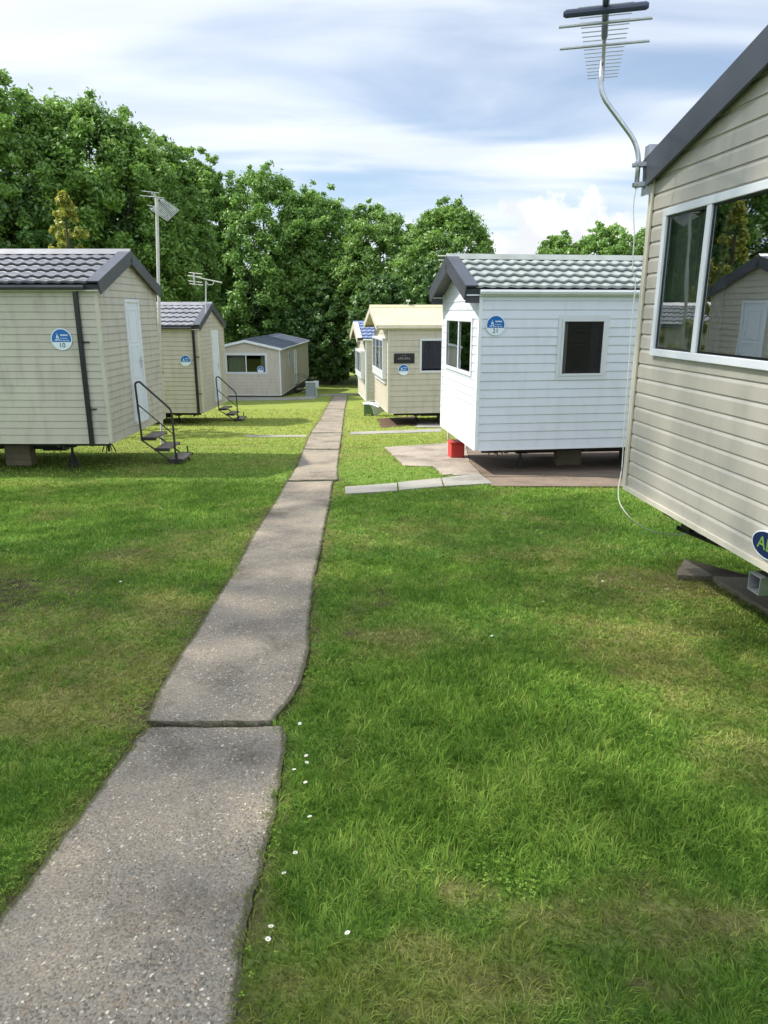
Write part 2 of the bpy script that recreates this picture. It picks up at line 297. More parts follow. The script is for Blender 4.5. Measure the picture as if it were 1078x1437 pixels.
# ------------------------------------------------------------------ caravans
def caravan(name, label, loc, rz, L, W, g, pitch, H=2.34, board=.128, style='lap', cm=M_cream, tm=M_ctrim, roofm=M_slate, bargem=M_dark,
            ridgem=None, gutm=M_dark, overA=.1, overB=.1, overE=.10, tiles=True, wins=(), doors=(), pipes=(), barge_h=.15, cap=False, wheel=True, stand=.9):
    root = empty(name, loc, rz, label=label, cat='static caravan', group='static caravans beside the path')
    rise = pitch * W / 2; oe = overE
    def pt(face, s, z, o):            # o = outward offset
        return {'A': (-o, s, z), 'B': (L + o, s, z), 'C': (s, -o, z), 'D': (s, W + o, z)}[face]
    # --- clad walls with real openings
    if style == 'ship': prof = [(0, .0), (.72, .0), (.80, -.0035), (.90, -.009), (.985, -.009), (1., 0.)]
    else: prof = [(0, .012), (.10, .012), (.93, .001), (.985, -.004), (1., .012)]
    for face in 'ABCD':
        mb = MB(); holes = [(a, b, z0 + g, z1 + g) for (f, a, b, z0, z1, *_) in list(wins) + list(doors) if f == face]
        span = W if face in 'AB' else L
        top = H + rise if face in 'AB' else H
        zs = set()
        k = 0
        while k * board < top:
            for p, o in prof: zs.add((round(min(k * board + p * board, top), 5), o))
            k += 1
        pl = []                       # list of (z,o) polyline, with ledges
        k = 0
        while k * board < top - 1e-6:
            for p, o in prof:
                z = (k + p) * board
                if z > top: z = top
                pl.append((z, o))
            k += 1
        brk = sorted({h[2] - g for h in holes} | {h[3] - g for h in holes} | {H})
        segs = []
        for (za, oa), (zb, ob) in zip(pl, pl[1:]):
            if zb - za < 1e-6: 
                if abs(oa - ob) > 1e-6: segs.append((za, oa, zb, ob))
                continue
            cuts = [za] + [b for b in brk if za + 1e-5 < b < zb - 1e-5] + [zb]
            for c0, c1 in zip(cuts, cuts[1:]):
                segs.append((c0, oa + (ob - oa) * (c0 - za) / (zb - za), c1, oa + (ob - oa) * (c1 - za) / (zb - za)))
        def lim(z):
            if z <= H or face in 'CD': return 0, span
            q = (z - H) / pitch; return min(q, W / 2), max(W - q, W / 2)
        for za, oa, zb, ob in segs:
            zm = (za + zb) / 2 + g
            iv = [(0., 1.)]
            hs = sorted((h[0], h[1]) for h in holes if h[2] < zm < h[3])
            a0, a1 = lim(za); b0, b1 = lim(zb)
            edges = [(a0, b0)]
            for h0, h1 in hs: edges += [(h0, h0), (h1, h1)]
            edges.append((a1, b1))
            for i in range(0, len(edges), 2):
                (l0, l1), (r0, r1) = edges[i], edges[i + 1]
                mb.quad(pt(face, l0, za + g, oa), pt(face, r0, za + g, oa), pt(face, r1, zb + g, ob), pt(face, l1, zb + g, ob))
        mb.build('wall', cm, root)
    # floor / inner
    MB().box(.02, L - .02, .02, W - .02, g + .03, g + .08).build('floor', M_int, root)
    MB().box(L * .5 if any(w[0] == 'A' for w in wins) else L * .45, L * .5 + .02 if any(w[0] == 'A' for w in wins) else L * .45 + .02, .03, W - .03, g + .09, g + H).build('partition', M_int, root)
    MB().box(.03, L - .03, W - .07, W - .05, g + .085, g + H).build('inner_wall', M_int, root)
    # corner trims and base rail
    t = .035
    for x, y in ((0, 0), (0, W), (L, 0), (L, W)):
        sx = -1 if x == 0 else 1; sy = -1 if y == 0 else 1
        xa, xb = sorted((x + sx * .019, x - sx * t)); ya, yb = sorted((y + sy * .019, y - sy * t))
        m = MB(); m.box(xa, xb, *sorted((y + sy * .019, y + sy * .001)), g - .012, g + H - .01)
        m.box(*sorted((x + sx * .0185, x + sx * .001)), *sorted((y + sy * .001, y - sy * t)), g - .012, g + H - .01)
        m.build('corner_trim', tm, root, bevel=.003)
    m = MB(); m.box(.04, L - .04, -.017, .03, g - .03, g + .004); m.box(.04, L - .04, W - .03, W + .017, g - .03, g + .004)
    m.box(-.017, .03, .0, W, g - .03, g + .004); m.box(L - .03, L + .017, .0, W, g - .03, g + .004); m.build('base_rail', tm, root)
    # --- roof
    xa, xb = -overA, L + overB; zr = g + H + rise
    un = Vector((0, W / 2, rise)).normalized(); nrm = Vector((0, -un.z, un.y))
    slope_len = math.hypot(W / 2, rise) + oe
    for side in (0, 1):
        def P(x, d, h):               # d along slope from the eave edge, h above slope plane
            q = Vector((0, 0, g + H)) + un * (d - oe) + nrm * h
            y = q.y if side == 0 else W - q.y
            return (x, y, q.z)
        m = MB()
        x0, x1 = (xa + .16, xb - .16) if tiles else (xa + .02, xb - .02)
        if tiles:
            rows = 5; pr = slope_len / rows; wl = .19; nx = int((x1 - x0) / wl * 6) + 1
            xs = np.linspace(x0, x1, nx); V = []; 
            ds = []
            for r_ in range(rows):
                for dd_, hh in ((-.03, .020), (-.032, .048), (-.012, .053), (pr * .5, .028), (pr - .001, .004)): ds.append((r_ * pr + dd_, hh))
            for d, hh in ds:
                wv = .0075 * np.sin(2 * np.pi * xs / wl) + .002 * np.sin(4 * np.pi * xs / wl)
                dw = .015 * np.sin(2 * np.pi * xs / wl)
                for i in range(nx):
                    dd = min(max(d + (dw[i] if 0 < d < slope_len - .06 else 0), 0), slope_len - .02)
                    V.append(P(xs[i], dd, hh + wv[i] + .02))
            nr = len(ds); Fq = [(a * nx + i, a * nx + i + 1, (a + 1) * nx + i + 1, (a + 1) * nx + i) for a in range(nr - 1) for i in range(nx - 1)]
            npmesh('roof', V, np.array(Fq), roofm, parent=root)
            m = MB(); m.prism([P(xa + .02, .02, -.05), P(xa + .02, slope_len, -.05), P(xa + .02, slope_len, .012), P(xa + .02, .02, .012)], (xb - xa - .04, 0, 0))
            m.build('roof_deck', M_dark, root)
        else:
            m.prism([P(x0, 0, -.04), P(x0, slope_len, -.04), P(x0, slope_len, .045), P(x0, 0, .045)], (x1 - x0, 0, 0))
            m.build('roof', roofm, root, bevel=.006)
            xx = x0 + .6
            while xx < x1 - .3:
                MB().prism([P(xx, .03, .0452), P(xx, slope_len - .02, .0452), P(xx, slope_len - .02, .056), P(xx, .03, .056)], (.03, 0, 0)).build('roof_seam', roofm, root); xx += 1.2
        # verge boards at both gables
        for e, (b0, dirx) in enumerate(((xa, 1), (xb, -1))):
            m = MB()
            if tiles: m.prism([P(b0, -.01, .052), P(b0, slope_len + .005, .052), P(b0, slope_len + .005, .074), P(b0, -.01, .074)], (dirx * .19, 0, 0))
            m.prism([P(b0 - dirx * .001, -.012, .0735 if tiles else .052), P(b0 - dirx * .001, slope_len + .01, .0735 if tiles else .052), P(b0 - dirx * .001, slope_len + .01, -barge_h), P(b0 - dirx * .001, -.012, -barge_h)], (dirx * .022, 0, 0))
            m.build('bargeboard', bargem, root)
            if cap:                    # boxed end of the verge
                q0 = P(b0, -.014, -barge_h - .03); q1 = P(b0, .20, .05)
                ys = sorted((q0[1], q1[1] if side == 0 else q1[1]))
                MB().box(*sorted((b0 + dirx * .023, b0 + dirx * (abs(overA if e == 0 else overB) - .021))), ys[0], ys[0] + .012 if side == 0 else ys[1], g + H - .20, g + H + .03).build('verge_end_box', bargem, root) if side == 0 else MB().box(*sorted((b0 + dirx * .023, b0 + dirx * (abs(overA if e == 0 else overB) - .021))), ys[1] - .012, ys[1], g + H - .20, g + H + .03).build('verge_end_box', bargem, root)
        # gutter
        y0 = P(0, 0, 0)[1]; s_ = -1 if side == 0 else 1; zg = P(0, 0, 0)[2]
        m = MB(); gx0 = xa + (.22 if tiles else .03); gx1 = xb - (.22 if tiles else .03)
        m.prism([(gx0, y0 + s_ * .0, zg - .055), (gx0, y0 + s_ * .0, zg + .01), (gx0, y0 + s_ * .065, zg + .01), (gx0, y0 + s_ * .075, zg - .02), (gx0, y0 + s_ * .05, zg - .055)], (gx1 - gx0, 0, 0))
        m.build('gutter', gutm, root)
        # soffit closing the gap below the eave
        ya, yb = sorted((y0 + s_ * -.002, (0 if side == 0 else W) + (-.0 if side == 0 else .0)))
        MB().box(xa + .03, xb - .03, ya, yb, zg - .075, zg - .057).build('soffit', gutm if gutm is not M_dark else tm, root)
    m = MB(); rm = ridgem or roofm
    m.prism([(xa, W / 2 - .10, zr + .055 - .10 * pitch), (xa, W / 2, zr + .105), (xa, W / 2 + .10, zr + .055 - .10 * pitch), (xa, W / 2, zr + .04)], (xb - xa, 0, 0)); m.build('ridge_cap', rm, root)
    # --- windows
    for w in wins:
        face, a, b, z0, z1, opt = w
        z0 += g; z1 += g; fr = opt.get('fr', .045); pr_ = opt.get('proud', .03); trim = opt.get('trim', 0)
        def bx(mb, s0, s1, za, zb, o0, o1):
            c = [pt(face, s, z, o) for s in (s0, s1) for z in (za, zb) for o in (o0, o1)]
            mb.box(min(p[0] for p in c), max(p[0] for p in c), min(p[1] for p in c), max(p[1] for p in c), min(p[2] for p in c), max(p[2] for p in c))
        m = MB()
        if trim:
            for (s0, s1, za, zb) in ((a - trim, b + trim, z1, z1 + trim), (a - trim, b + trim, z0 - trim, z0), (a - trim, a, z0, z1), (b, b + trim, z0, z1)): bx(m, s0, s1, za, zb, .0, .021)
        for (s0, s1, za, zb) in ((a, b, z1 - fr, z1), (a, b, z0, z0 + fr), (a, a + fr, z0 + fr, z1 - fr), (b - fr, b, z0 + fr, z1 - fr)): bx(m, s0, s1, za, zb, -.03, pr_)
        mul = opt.get('mull', [])
        for q in mul: bx(m, q - .028, q + .028, z0 + fr, z1 - fr, -.028, pr_ - .003)
        if opt.get('sill', 0): bx(m, a - .03, b + .03, z0 - .03, z0 + .004, -.02, pr_ + .03)
        if opt.get('bay', 0):
            d = opt['bay']
            bx(m, a, b, z0 - .16, z0 - .002, .013, pr_ - .004)
            bx(m, a + .05, b - .05, z0 - .30, z0 - .162, .013, pr_ * .5)
        wf = m.build('window', M_upvc, root, bevel=.004)
        pm = MB(); ed = [a + fr] + [q for q_ in mul for q in (q_ - .028, q_ + .028)] + [b - fr]
        for i in range(0, len(ed), 2): 
            sa, sb = (ed[i + 1] + .002, ed[i] - .002) if face in 'AD' else (ed[i] - .002, ed[i + 1] + .002); po = pr_ - .022
            pm.quad(pt(face, sa, z0 + fr - .002, po), pt(face, sb, z0 + fr - .002, po), pt(face, sb, z1 - fr + .002, po), pt(face, sa, z1 - fr + .002, po))
        pm.build('pane', M_glass, wf)
        sm = MB()                      # black rubber seals
        for i in range(0, len(ed), 2):
            for (s0, s1, za, zb) in ((ed[i], ed[i + 1], z1 - fr - .014, z1 - fr), (ed[i], ed[i + 1], z0 + fr, z0 + fr + .014), (ed[i], ed[i] + .014, z0 + fr + .014, z1 - fr - .014), (ed[i + 1] - .014, ed[i + 1], z0 + fr + .014, z1 - fr - .014)): bx(sm, s0, s1, za, zb, pr_ - .0218, pr_ - .018)
        sm.build('seal', M_black, wf)
        for (c0, c1, cmn, off) in opt.get('curt', []):
            cb = MB(); n = max(10, int((c1 - c0) / .018)); prev = None
            for i in range(n + 1):
                s = c0 + (c1 - c0) * i / n; o = -off + .018 * math.sin(s * 70) + .008 * math.sin(s * 151)
                cur = (pt(face, s, z0 - .05, o), pt(face, s, z1 + .03, o))
                if prev: cb.quad(prev[0], cur[0], cur[1], prev[1])
                prev = cur
            cb.build('curtain', cmn, wf, smooth=True)
    for d in doors:
        face, a, b, z0, z1 = d[:5]; z0 += g; z1 += g
        def bx(mb, s0, s1, za, zb, o0, o1):
            c = [pt(face, s, z, o) for s in (s0, s1) for z in (za, zb) for o in (o0, o1)]
            mb.box(min(p[0] for p in c), max(p[0] for p in c), min(p[1] for p in c), max(p[1] for p in c), min(p[2] for p in c), max(p[2] for p in c))
        m = MB(); bx(m, a + .04, b - .04, z0 + .03, z1 - .04, -.03, .012)
        for i in range(3):
            h = (z1 - z0 - .4) / 3; za = z0 + .15 + i * (h + .05)
            for (s0, s1, zz0, zz1) in ((a + .13, b - .13, za, za + .02), (a + .13, b - .13, za + h - .02, za + h), (a + .13, a + .15, za + .02, za + h - .02), (b - .15, b - .13, za + .02, za + h - .02)): bx(m, s0, s1, zz0, zz1, .0125, .02)
        dr = m.build('door', M_door, root, bevel=.003)
        m = MB()
        for (s0, s1, za, zb) in ((a - .01, b + .01, z1 - .04, z1 + .01), (a - .01, a + .038, z0, z1 - .04), (b - .038, b + .01, z0, z1 - .04), (a - .01, b + .01, z0 - .02, z0 + .028)): bx(m, s0, s1, za, zb, -.03, .032)
        m.build('door_frame', M_wtrim, dr, bevel=.003)
        m = MB(); hs = b - .11; bx(m, hs - .015, hs + .015, (z0 + z1) / 2 - .12, (z0 + z1) / 2 + .08, .013, .022); bx(m, hs - .10, hs + .01, (z0 + z1) / 2 - .01, (z0 + z1) / 2 + .012, .045, .06); bx(m, hs - .008, hs + .008, (z0 + z1) / 2 - .008, (z0 + z1) / 2 + .01, .022, .045)
        m.build('handle', M_alu, dr)
    for (face, s, mat_, z0, z1) in pipes:
        m = MB(); y = -.02 if face == 'C' else W + .02; sg = -1 if face == 'C' else 1
        m.box(s - .034, s + .034, *sorted((y, y + sg * .055)), g + z0, g + z1)
        m.build('downpipe', mat_, root, bevel=.01)
        m = MB()
        for z in (.5, 1.5): m.box(s - .045, s + .12, *sorted((y - sg * .004, y + sg * .02)), g + z, g + z + .018)
        m.build('pipe_clip', mat_, root)
    # --- chassis
    m = MB()
    for y in (W * .22, W * .78): m.box(.25, L - .25, y - .03, y + .03, g - .17, g - .035)
    for x in np.arange(.5, L - .3, 1.3): m.box(x, x + .05, .08, W - .08, g - .10, g - .036)
    m.build('chassis', M_rust, root)
    if g > .2:
        for x in (stand, L - stand):
            for y in (W * .22, W * .78):
                m = MB(); q = g - .172
                m.tube([(x, y, -.05), (x, y, q)], .022, 8); m.box(x - .09, x + .09, y - .09, y + .09, q - .012, q)
                for dx, dy in ((.13, 0), (-.13, 0), (0, .13), (0, -.13)): m.tube([(x + dx, y + dy, -.06), (x, y, q * .75)], .01, 5)
                m.build('axle_stand', M_rust, root)
        for x in (stand + .9, stand + 2.6, L - 1.9):
            for y in (W * .32, W * .80):
                m = MB(); zz = -.03; kk = 0
                while zz < g - .19: m.box(x - .21 + .01 * (kk % 2), x + .21, y - .10, y + .10 - .008 * (kk % 2), zz, min(zz + .10, g - .172)); zz += .104; kk += 1
                m.build('support_block', M_base, root)  # blocks added partly to darken the gap under the floor
        m = MB(); m.tube([(stand + .2, W * .35, g - .22), (L - 1.2, W * .35, g - .26)], .04, 8); m.tube([(stand + 1.9, W * .35, g - .22), (stand + 1.9, W * .35, -.02)], .04, 8); m.build('waste_pipe', M_black, root)
        if wheel:
            for y in (W * .08, W * .92):
                for dx in (-.35, .35):
                    m = MB(); r_ = .27; x = L * .5 + dx
                    m.tube([(x, y - .09, r_ - .03), (x, y - .07, r_ - .03), (x, y + .07, r_ - .03), (x, y + .09, r_ - .03)], [r_ - .03, r_, r_, r_ - .03], 20)
                    m.build('wheel', M_black, root, smooth=False)
    return root

def sign_disc(root, face, L, W, g, s, z, r, number):
    """round number sign: blue upper part with pale marks, pale lower band"""
    M = {'C': Matrix.Translation((s, -.024, z + g)) @ Matrix.Rotation(R(90), 4, 'X'),
         'A': Matrix.Translation((-.024, s, z + g)) @ Matrix.Rotation(R(-90), 4, 'Z') @ Matrix.Rotation(R(90), 4, 'X')}[face]
    n = 36; m = MB(); m.prism([M @ Vector((r * math.cos(2 * math.pi * i / n), r * math.sin(2 * math.pi * i / n), -.006)) for i in range(n)], M.to_3x3() @ Vector((0, 0, .008)))
    sg = m.build('number_sign', M_swhite, root)
    a0 = math.asin(-.28); rr = r * .9
    pts = [M @ Vector((rr * math.cos(a0 + (math.pi - 2 * a0) * i / 30), rr * math.sin(a0 + (math.pi - 2 * a0) * i / 30), .0025)) for i in range(31)]
    m = MB(); m.prism(pts, M.to_3x3() @ Vector((0, 0, .0015))); m.build('sign_field', M_sblue, sg)
    m = MB(); e = M.to_3x3() @ Vector((0, 0, .0012))
    def P(x, y): return M @ Vector((x * r, y * r, .0045))
    m.prism([P(-.50, .08), P(-.36, .08), P(-.36, .55)], e); m.prism([P(-.33, .08), P(-.20, .08), P(-.33, .42)], e); m.prism([P(-.58, .0), P(-.14, .0), P(-.20, -.06), P(-.52, -.06)], e)
    for (y, x0, x1, h) in ((.30, -.05, .62, .13), (.05, -.08, .55, .05), (-.14, -.66, .66, .05)):
        k = 14
        for i in range(k):
            if i % 4 == 3: continue
            xa = x0 + (x1 - x0) * i / k; xb = x0 + (x1 - x0) * (i + 1) / k; w = .03 * math.sin(i * 1.7)
            m.prism([P(xa, y + w), P(xb, y + .03 * math.sin((i + 1) * 1.7)), P(xb, y + h + .03 * math.sin((i + 1) * 1.7)), P(xa, y + h + w)], e)
    m.build('sign_marks', M_swhite, sg)
    if number: text_obj('lettering', number, r * .62, M_ink, sg, M @ Matrix.Translation((0, -r * .56, .0035)))
    return sg

def place(corner, az, L, side, gap):
    """corner=(x,y,zrel) of near gable bottom; returns loc, rz"""
    a = R(az); ex = Vector((math.cos(a), -math.sin(a), 0)); ey = Vector((math.sin(a), math.cos(a), 0))
    p = Vector((corner[0], corner[1], corner[2] + EYE - gap))
    return p, ex, ey

# near right caravan (its far gable corner is the one seen)
Wn = 3.1; p, ex, ey = place((1.94, 5.581, -1.353), -5.4, 9, 0, .74)
near = caravan('static_caravan', 'beige caravan nearest the camera at the right edge, wide window above a navy oval badge', p - ey * Wn, R(5.4), 9.0, Wn, .74, .285,
               board=.108, style='ship', cm=M_cream, wins=[('A', .27, Wn - .26, 1.04, 2.03, dict(fr=.05, mull=[Wn - .865, .865], curt=[(Wn - .62, Wn - .28, M_curt3, .05), (Wn - .74, Wn - .66, M_curt3, .06), (Wn - 1.0, Wn - .90, M_curt3, .06), (.30, .60, M_curt3, .09)])),
                                                           ('C', 1.0, 2.2, 1.04, 2.0, {})],
               overA=.06, overE=.05, barge_h=.12, stand=2.6)
# white caravan
Ww = 2.45; Lw = 9.0; p, ex, ey = place((1.395, 10.746, -2.034), -7.8, Lw, 0, .42)
white = caravan('static_caravan', 'white clad caravan with pale grey tiled roof and red box under its corner', p, R(7.8), Lw, Ww, .42, .375,
                board=.128, cm=M_white, tm=M_wtrim, roofm=M_light, gutm=M_wtrim, wins=[('A', .33, 2.12, 1.06, 1.93, dict(fr=.06, mull=[1.2], curt=[(1.75, 2.1, M_curt, .12), (.38, .55, M_curt, .12)])),
                                                                      ('C', 1.255, 1.935, 1.085, 1.915, dict(fr=.035, trim=.06, curt=[(1.29, 1.40, M_curt, .10), (1.76, 1.92, M_curt2, .10)])),
                                                                      ('C', 5.2, 6.2, 1.1, 1.9, dict(trim=.08))],
                overA=.25, overE=.07, barge_h=.14, cap=True)
sign_disc(white, 'C', Lw, Ww, .42, .235, 1.83, .145, '21')
# cream caravan with yellow roof
Wc = 2.9; Lc = 8.5; p, ex, ey = place((.119, 19.827, -2.728), -7.8, Lc, 0, .36)
cream = caravan('static_caravan', 'cream caravan with plain yellow roof and black plaque, beyond the white caravan', p, R(7.8), Lc, Wc, .36, .31,
                board=.15, cm=M_tan, roofm=M_yel, bargem=M_ctrim, gutm=M_ctrim, tiles=False, overA=.34, overE=.1, barge_h=.10,
                wins=[('A', .28, 2.62, 1.05, 2.0, dict(fr=.07, proud=.13, bay=1, mull=[1.0, 1.9], curt=[(.35, .7, M_curt3, .1)])),
                      ('C', .86, 1.85, 1.08, 2.0, dict(fr=.06, curt=[(.9, 1.82, M_curt2, .06)])), ('C', 4.2, 5.2, 1.08, 2.0, {})])
sign_disc(cream, 'C', Lc, Wc, .36, .42, 1.17, .15, None)
m = MB(); m.box(.15, .72, -.035, -.014, .36 + 1.34, .36 + 1.61); pq = m.build('name_plaque', M_black, cream, bevel=.02)
m = MB()
for i in range(7): m.box(.26 + i * .05, .26 + i * .05 + .033, -.038, -.0352, .36 + 1.44 + .01 * (i % 2), .36 + 1.49 + .012 * ((i * 2) % 3))
m.box(.36, .50, -.038, -.0352, .36 + 1.545, .36 + 1.556); m.build('plaque_marks', surf('dim grey lettering', (.16, .16, .17), .5), pq)
# blue-roofed caravan
Wb = 2.9; Lb = 8.5; p, ex, ey = place((-.692, 27.799, -3.354), -7.8, Lb, 0, .29)
blue = caravan('static_caravan', 'grey beige caravan with blue tiled roof, farthest in the right hand row', p, R(7.8), Lb, Wb, .29, .36,
               board=.15, cm=M_olive, tm=M_wtrim, roofm=M_blue, bargem=M_ctrim, gutm=M_wtrim, overA=.34, overE=.08, barge_h=.16,
               wins=[('A', .35, 2.6, .95, 1.85, dict(fr=.08, proud=.16, bay=1, mull=[1.05, 1.95], curt=[(.4, .8, M_curt3, .1)]))])
# left caravan 1
L1 = 9.2; W1 = 2.72; p, ex, ey = place((-4.226, 10.942, -1.959), .3, L1, 0, .51)
left1 = caravan('static_caravan', 'grey green caravan at the left edge with black downpipe and number ten sign', p - ex * L1, R(-.3), L1, W1, .51, .355,
                board=.108, cm=M_olive, tm=M_ctrim, roofm=M_slate, wins=[('C', L1 - 5.2, L1 - 4.0, 1.05, 2.0, {})], doors=[('B', 1.08, 1.72, .12, 2.13)],
                pipes=[('C', L1 - .29, M_black, -.06, 2.30)], overA=.08, overB=.10, barge_h=.12, ridgem=M_slate2)
sign_disc(left1, 'C', L1, W1, .51, L1 - .58, 1.55, .16, '10')
# left caravan 2
L2 = 9.0; W2 = 2.65; p, ex, ey = place((-5.056, 19.996, -2.731), 2, L2, 0, .37)
left2 = caravan('static_caravan', 'tan caravan second on the left with mauve grey tiled roof and steps', p - ex * L2, R(-2), L2, W2, .37, .40,
                board=.12, cm=M_tan, tm=M_ctrim, roofm=M_slate2, wins=[('C', L2 - 5.2, L2 - 4.0, 1.05, 2.0, {})], doors=[('B', 1.26, 1.92, .14, 2.17)],
                pipes=[('C', L2 - .13, M_black, -.06, 2.30)], overA=.08, overB=.08, barge_h=.10)
sign_disc(left2, 'C', L2, W2, .37, L2 - .40, 1.41, .15, None)
# far caravan, gable towards the camera
Lf = 10.2; Wf = 3.5; a = R(2); exf = Vector((math.sin(a), math.cos(a), 0)); zf = float(gz(37.1))
far = caravan('static_caravan', 'pale cream caravan at the far end of the lawn with two front windows', Vector((-5.311, 37.131, zf)), R(88), Lf, Wf, .10, .22,
              board=.16, cm=M_farw, tm=M_wtrim, roofm=M_farroof, tiles=False, gutm=M_wtrim, bargem=M_wtrim, overA=.14, overE=.08, barge_h=.07,
              wins=[('A', .70, 2.80, 1.10, 2.07, dict(fr=.07, mull=[1.75], trim=.05, curt=[(.8, 1.0, M_curt3, .1), (1.85, 2.7, M_curt3, .15)])), ('C', 2.7, 3.3, 1.3, 2.0, dict(trim=.04))],
              doors=[('C', 4.5, 5.3, .1, 2.05)], wheel=False)
sign_disc(far, 'A', Lf, Wf, .10, 1.02, 1.30, .17, None)
m = MB(); m.box(.2, Lf, -.012, .0, -.35, .06); m.box(-.01, .0, .2, Wf - .2, -.1, .06); m.build('skirting', M_rust, far)

# badge on the near caravan
nb = near; s_b = Wn - 1.885; zb = .74 + .115
M = Matrix.Translation((-.014, s_b, zb)) @ Matrix.Rotation(R(-90), 4, 'Z') @ Matrix.Rotation(R(90), 4, 'X')
def oval(rx, ry, z, d, mat, name, par):
    m = MB(); m.prism([M @ Vector((rx * math.cos(2 * math.pi * i / 40), ry * math.sin(2 * math.pi * i / 40), z)) for i in range(40)], M.to_3x3() @ Vector((0, 0, d))); return m.build(name, mat, par)
bd = oval(.140, .078, -.012, .018, M_swhite, 'maker_badge', nb); oval(.133, .071, .0062, .002, M_navy, 'badge_field', bd)
text_obj('lettering', 'ABI', .098, M_lime, bd, M @ Matrix.Translation((0, 0, .009)) @ Matrix.Scale(1.15, 4, (1, 0, 0)))
# galvanised chassis end projecting under the near caravan
m = MB(); gx = Wn - 1.69; zc = .74 - .19
for (y0, y1, z0, z1) in ((gx - .17, gx - .06, zc + .10, zc + .106), (gx - .17, gx - .06, zc, zc + .006), (gx - .17, gx - .164, zc + .006, zc + .10), (gx - .066, gx - .06, zc + .006, zc + .10)): m.box(-.01, 1.6, y0 - .0, y1, z0, z1)
m.build('chassis_outrigger', M_galv, near)
m = MB()
for i in range(16):
    x = .25 + random.random() * .5; y = Wn - .95 + random.random() * .8; z = .50 + random.random() * .12
    m.box(x, x + .1, y, y + .12, z, z + .08)
m.box(.3, .8, Wn - 1.0, Wn - .15, .55, .70); m.tube([(.35, Wn - .25, .45), (.5, Wn - .6, .42), (.4, Wn - .95, .5)], .02, 6); m.build('underframe_pipes', M_black, near)

# ------------------------------------------------------------------ entrance steps
def steps(label, origin, ex, ey, h, n=3):
    """origin: ground point below the door's near edge, ex outwards, ey along the wall"""
    rz = math.atan2(ex.y, ex.x); root = empty('entrance_steps', origin, rz, label=label, cat='steps', group='metal steps at the left hand caravans')
    w = .62; sl = float(-SL * 0)
    rise = h / (n + .35)
    for i in range(n):
        z = h - rise * (i + .9); x = .06 + i * .215
        m = MB(); m.box(x, x + .25, .0, w, z - .03, z); m.build('tread', M_tread, root, bevel=.004)
        m = MB(); m.box(x - .006, x + .256, -.012, -.001, z - .05, z + .004); m.box(x - .006, x + .256, w + .001, w + .012, z - .05, z + .004); m.build('tread_bracket', M_rust, root)
    zt = h - rise * .9
    for y in (-.022, w + .022):
        m = MB(); m.tube([(.06, y, zt - .03), (.06 + n * .215, y, zt - .03 - rise * (n - .35))], .016, 6); m.tube([(.06 + (n - .25) * .215, y, -.04), (.06 + (n - .25) * .215, y, .2)], .014, 6)
        m.build('stringer', M_rust, root)
    m = MB(); y = -.03
    x1 = .04 + (n - .7) * .215; top = zt + .92
    m.tube(round_path([(.08, y, zt - .03), (.05, y, top), (.12, y, top + .03), (x1 + .06, y, top - .42), (x1 + .09, y, top - .5), (x1 + .10, y, -.03)], .07), .017, 8)
    m.build('handrail', M_rust, root)
    m = MB(); m.tube([(.07, y, top - .36), (x1 + .09, y, top - .86)], .011, 6); m.build('midrail', M_rust, root)
    return root
def locw(o, v): return Matrix.Translation(o.location) @ Matrix.Rotation(o.rotation_euler.z, 4, 'Z') @ Vector(v)
for o, L_c, s, lab in ((left1, L1, 1.10, 'black metal steps with handrail at the door of the grey green caravan'), (left2, L2, 1.28, 'black metal steps with handrail at the door of the tan caravan')):
    q = locw(o, (L_c + .02, s, 0)); q.z = float(gz(q.y)); a = o.rotation_euler.z
    steps(lab, q, Vector((math.cos(a), math.sin(a), 0)), None, (.51 if o is left1 else .40) + .12)
# far caravan's steps
q = locw(far, (4.5, -.02, 0)); q.z = float(gz(q.y)) - .02
root = empty('entrance_steps', q, R(-2), label='low metal steps beside the far pale cream caravan', cat='steps')
for i in range(2): MB().box(.05 + i * .3, .35 + i * .3, 0, .8, .22 - i * .12, .26 - i * .12).build('tread', M_tread, root)
m = MB()
for y in (0, .8): m.tube([(.05, y, 0), (.05, y, 1.1), (.7, y, .9), (.7, y, 0)], .02, 6); m.tube([(.05, y, .55), (.7, y, .45)], .015, 6)
m.build('handrail', M_rust, root)

# ------------------------------------------------------------------ aerials
def yagi(root, a, b, el_dir, n, half0, half1, mat, r=.008, boom=.012):
    a, b = Vector(a), Vector(b); m = MB(); m.tube([a, b], boom, 8); bo = m.build('boom', mat, root)
    e = Vector(el_dir).normalized()
    for i in range(n):
        t = i / (n - 1); p = a.lerp(b, t); h = half0 + (half1 - half0) * t
        MB().tube([p - e * h, p + e * h], r, 6).build('element', mat, root)
# big aerial on the near caravan
ym = 5.62
base = at(893, 262, ym); root = empty('tv_aerial', base, 0, label='large grey television aerial on a cranked mast clamped to the nearest caravan corner', cat='aerial')
O = Vector(base)
mast = [at(893, 264, ym), at(898, 207, ym), at(842, 131, ym + .05), at(845, 86, ym + .08)]
m = MB(); m.tube(round_path([q - O for q in mast], .16, 7), .017, 12); m.build('mast', M_galv, root, smooth=True)
A_ = at(851, -4, 4.62) - O; B_ = at(845.5, 113, 6.12) - O
bd_ = (B_ - A_).normalized(); el = bd_.cross(Vector((0, 0, 1))).normalized()
M_ablue = surf('dark blue plastic', (.045, .055, .10), .4, .1, 5)
m = MB(); m.tube([A_ - bd_ * .12, B_], .013, 8); m.build('boom', M_alu, root)
m = MB(); m.tube([A_ - bd_ * .10, A_ + bd_ * .62], .020, 8); m.build('boom_sleeve', M_ablue, root)
